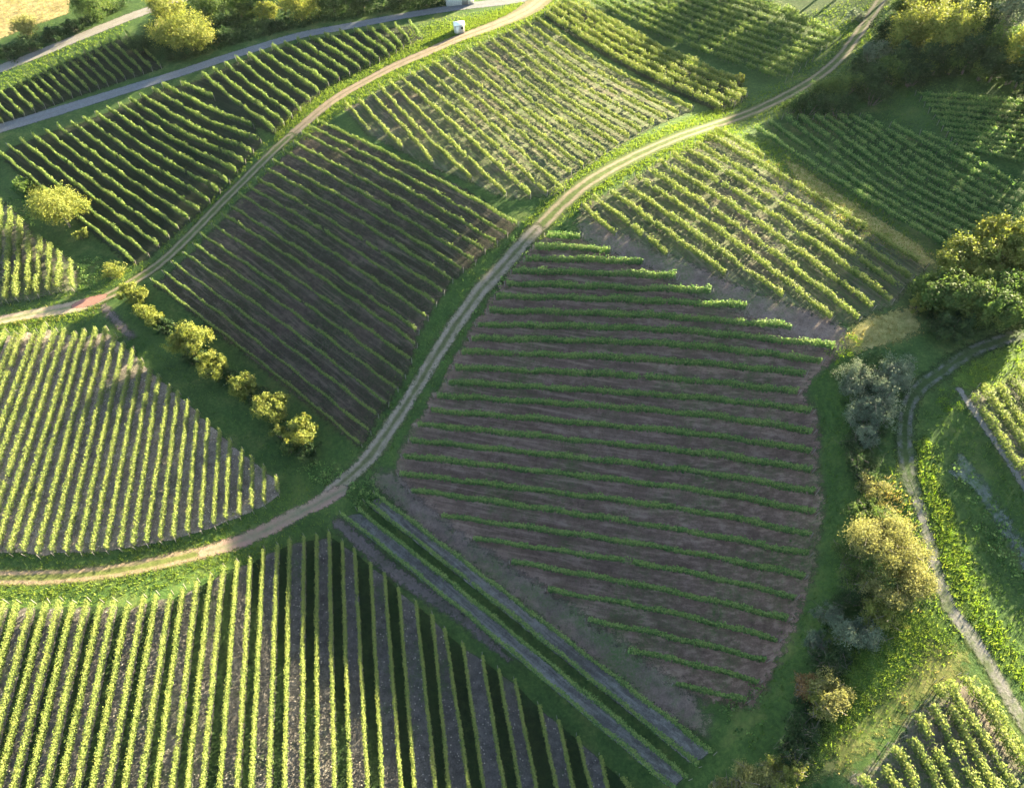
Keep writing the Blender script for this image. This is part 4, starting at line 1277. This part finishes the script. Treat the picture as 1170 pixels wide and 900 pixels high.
weeds('undergrowth', [
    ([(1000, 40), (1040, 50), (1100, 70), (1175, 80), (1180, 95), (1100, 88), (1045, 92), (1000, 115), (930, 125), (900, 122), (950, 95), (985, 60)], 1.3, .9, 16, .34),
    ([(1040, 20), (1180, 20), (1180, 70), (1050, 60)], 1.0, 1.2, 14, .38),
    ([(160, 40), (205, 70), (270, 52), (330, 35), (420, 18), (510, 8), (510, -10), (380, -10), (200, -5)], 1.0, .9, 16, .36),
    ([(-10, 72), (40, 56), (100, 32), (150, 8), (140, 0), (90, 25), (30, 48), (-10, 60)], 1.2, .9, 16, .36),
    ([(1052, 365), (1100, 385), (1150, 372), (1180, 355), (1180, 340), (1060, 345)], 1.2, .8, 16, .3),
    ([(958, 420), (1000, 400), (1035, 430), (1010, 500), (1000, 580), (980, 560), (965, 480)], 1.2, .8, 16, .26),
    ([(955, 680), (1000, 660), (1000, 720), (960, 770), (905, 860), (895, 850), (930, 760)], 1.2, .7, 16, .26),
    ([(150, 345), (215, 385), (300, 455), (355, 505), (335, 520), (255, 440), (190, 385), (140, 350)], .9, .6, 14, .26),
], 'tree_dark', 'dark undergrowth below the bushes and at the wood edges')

# ------------------------------------------------------------------ hut and shed at the top
def small_mat(name, col, rough=.6):
    return plain_mat(name, tuple(c * .9 for c in col), col, 2.5, rough)


M['white'] = plain_mat('white_paint', (.26, .25, .23), (.38, .37, .34), 2.5)
M['roofm'] = small_mat('pale_sheet_roof', (.72, .70, .66))
M['darkw'] = small_mat('dark_window', (.03, .035, .04), .15)
M['board'] = plain_mat('grey_boards', (.26, .26, .26), (.40, .40, .39), 3)
M['slate'] = plain_mat('grey_sheet_roof', (.20, .20, .21), (.30, .30, .31), 3)


def gable_roof(w, d, z0, rise, over):
    x, y = w / 2 + over, d / 2 + over
    t = .07
    v = np.array([[-x, -y, z0], [x, -y, z0], [x, y, z0], [-x, y, z0], [-x, 0, z0 + rise], [x, 0, z0 + rise],
                  [-x, -y, z0 + t], [x, -y, z0 + t], [x, y, z0 + t], [-x, y, z0 + t], [-x, 0, z0 + rise + t], [x, 0, z0 + rise + t]])
    f = np.array([[0, 4, 5, 1], [3, 2, 5, 4], [6, 7, 11, 10], [9, 10, 11, 8], [0, 1, 7, 6], [2, 3, 9, 8], [0, 6, 10, 4], [4, 10, 9, 3], [1, 5, 11, 7], [5, 2, 8, 11]])
    return v, f


p = unproj([(524.5, 39)])[0]
hut = tag(empty('field_hut', (p[0], p[1] + 1.0, p[2])), 'tiny white field hut beside the sunlit dirt track near the top edge', 'hut')
hut.rotation_euler = (0, 0, math.radians(12))
w_, d_, h_ = 2.4, 2.0, 2.0
v, f = merge([box_vf((0, 0, h_ / 2 - .1), (w_, d_, h_ + .2))])
gv = np.array([[-w_ / 2, -d_ / 2, h_], [w_ / 2, -d_ / 2, h_]])
wall = mobj('wall', np_mesh('wall', v, [f], [M['white']]), hut)
v, f = gable_roof(w_, d_, h_ + .003, .45, .15)
mobj('roof', np_mesh('roof', v, [f], [M['roofm']]), hut)
win = mobj('window', np_mesh('window', *(lambda a: (a[0], [a[1]]))(box_vf((.62, -d_ / 2 - .02, 1.35), (.62, .05, .55))), [M['darkw']]), hut)
mobj('frame', np_mesh('frame', *(lambda a: (a[0], [a[1]]))(merge([box_vf((.62, -d_ / 2 - .03, 1.66), (.78, .07, .07)), box_vf((.62, -d_ / 2 - .03, 1.04), (.78, .07, .07))])), [M['white']]), win)
dv, df = box_vf((-.45, -d_ / 2 - .02, .92), (.75, .05, 1.75))
door = mobj('door', np_mesh('door', dv, [df], [small_mat('pale_door', (.62, .60, .55))]), hut)
hv, hf = box_vf((-.18, -d_ / 2 - .07, .95), (.04, .06, .14))
mobj('handle', np_mesh('handle', hv, [hf], [M['darkw']]), door)
dv, df = box_vf((w_ / 2 + .02, .1, 1.3), (.05, .8, .6))
mobj('window', np_mesh('window', dv, [df], [M['darkw']]), hut)

p = unproj([(524, 8)])[0]
shed = tag(empty('shed', (p[0], p[1] + 3.0, p[2])), 'grey boarded shed cut by the top edge behind the grey road', 'shed')
shed.rotation_euler = (0, 0, math.radians(12))
w_, d_, h_ = 7.2, 4.5, 2.6
pt = [box_vf((0, 0, h_ / 2 - .3), (w_, d_, h_ + .6))]
pt += [box_vf((x, -d_ / 2 - .03, h_ / 2 - .3), (.06, .06, h_ + .5)) for x in np.arange(-w_ / 2 + .3, w_ / 2, .6)]
v, f = merge(pt)
mobj('wall', np_mesh('wall', v, [f], [M['board']]), shed)
v, f = gable_roof(w_, d_, h_ + .003, 1.1, .3)
mobj('roof', np_mesh('roof', v, [f], [M['slate']]), shed)
v, f = box_vf((1.2, -d_ / 2 - .045, 1.0), (1.6, .09, 2.0))
mobj('door', np_mesh('door', v, [f], [small_mat('shed_door', (.16, .15, .14))]), shed)

# ------------------------------------------------------------------ light, sky, camera
sd_ = np.array([math.sin(SUN_AZ) * math.cos(SUN_EL), math.cos(SUN_AZ) * math.cos(SUN_EL), math.sin(SUN_EL)])
ld = bpy.data.lights.new('sun', 'SUN')
ld.energy = 5.0
ld.angle = math.radians(.6)
ld.color = (1.0, .87, .55)
lo = bpy.data.objects.new('sun', ld)
link(lo, None, (60, 60, 120))
from mathutils import Vector
lo.rotation_euler = Vector(-sd_).to_track_quat('-Z', 'Y').to_euler()

hz, _f = box_vf((10, 150, 45), (700, 600, 125))
hm, hnt, hout = new_mat('thin_haze')
hv_ = hnt.nodes.new('ShaderNodeVolumePrincipled')
hv_.inputs['Color'].default_value = (.86, .90, .95, 1)
hv_.inputs['Density'].default_value = .000013
hv_.inputs['Anisotropy'].default_value = .1
hnt.links.new(hv_.outputs[0], hout.inputs['Volume'])
tag(mobj('haze', np_mesh('haze', hz, [_f], [hm])), 'thin evening haze over the whole vineyard hillside', 'haze', kind='stuff')

wld = bpy.data.worlds.new('World')
bpy.context.scene.world = wld
wld.use_nodes = True
nt = wld.node_tree
nt.nodes.clear()
sky = nt.nodes.new('ShaderNodeTexSky')
sky.sky_type = 'NISHITA'
sky.sun_disc = False
sky.sun_elevation = SUN_EL
sky.sun_rotation = SUN_AZ
bg = nt.nodes.new('ShaderNodeBackground')
bg.inputs['Strength'].default_value = .054
ow = nt.nodes.new('ShaderNodeOutputWorld')
nt.links.new(sky.outputs[0], bg.inputs[0])
nt.links.new(bg.outputs[0], ow.inputs[0])

cd = bpy.data.cameras.new('camera')
cd.sensor_width = 36
cd.lens = 36 * FPX / PW
cd.clip_end = 6000
cam = bpy.data.objects.new('camera', cd)
link(cam, None, (0, 0, CAMZ))
cam.rotation_euler = (math.pi / 2 - PITCH, 0, 0)
bpy.context.scene.camera = cam

sc = bpy.context.scene
sc.view_settings.view_transform = 'Standard'
sc.view_settings.look = 'None'
sc.view_settings.exposure = 3.88
sc.view_settings.gamma = 1
sc.view_settings.use_curve_mapping = False
sc.cycles.max_bounces = 6
sc.cycles.transparent_max_bounces = 12
print('rows', NROWS[0], 'row metres', sum(np.linalg.norm(np.diff(p, axis=0), axis=1).sum() for p in ALLROWS))
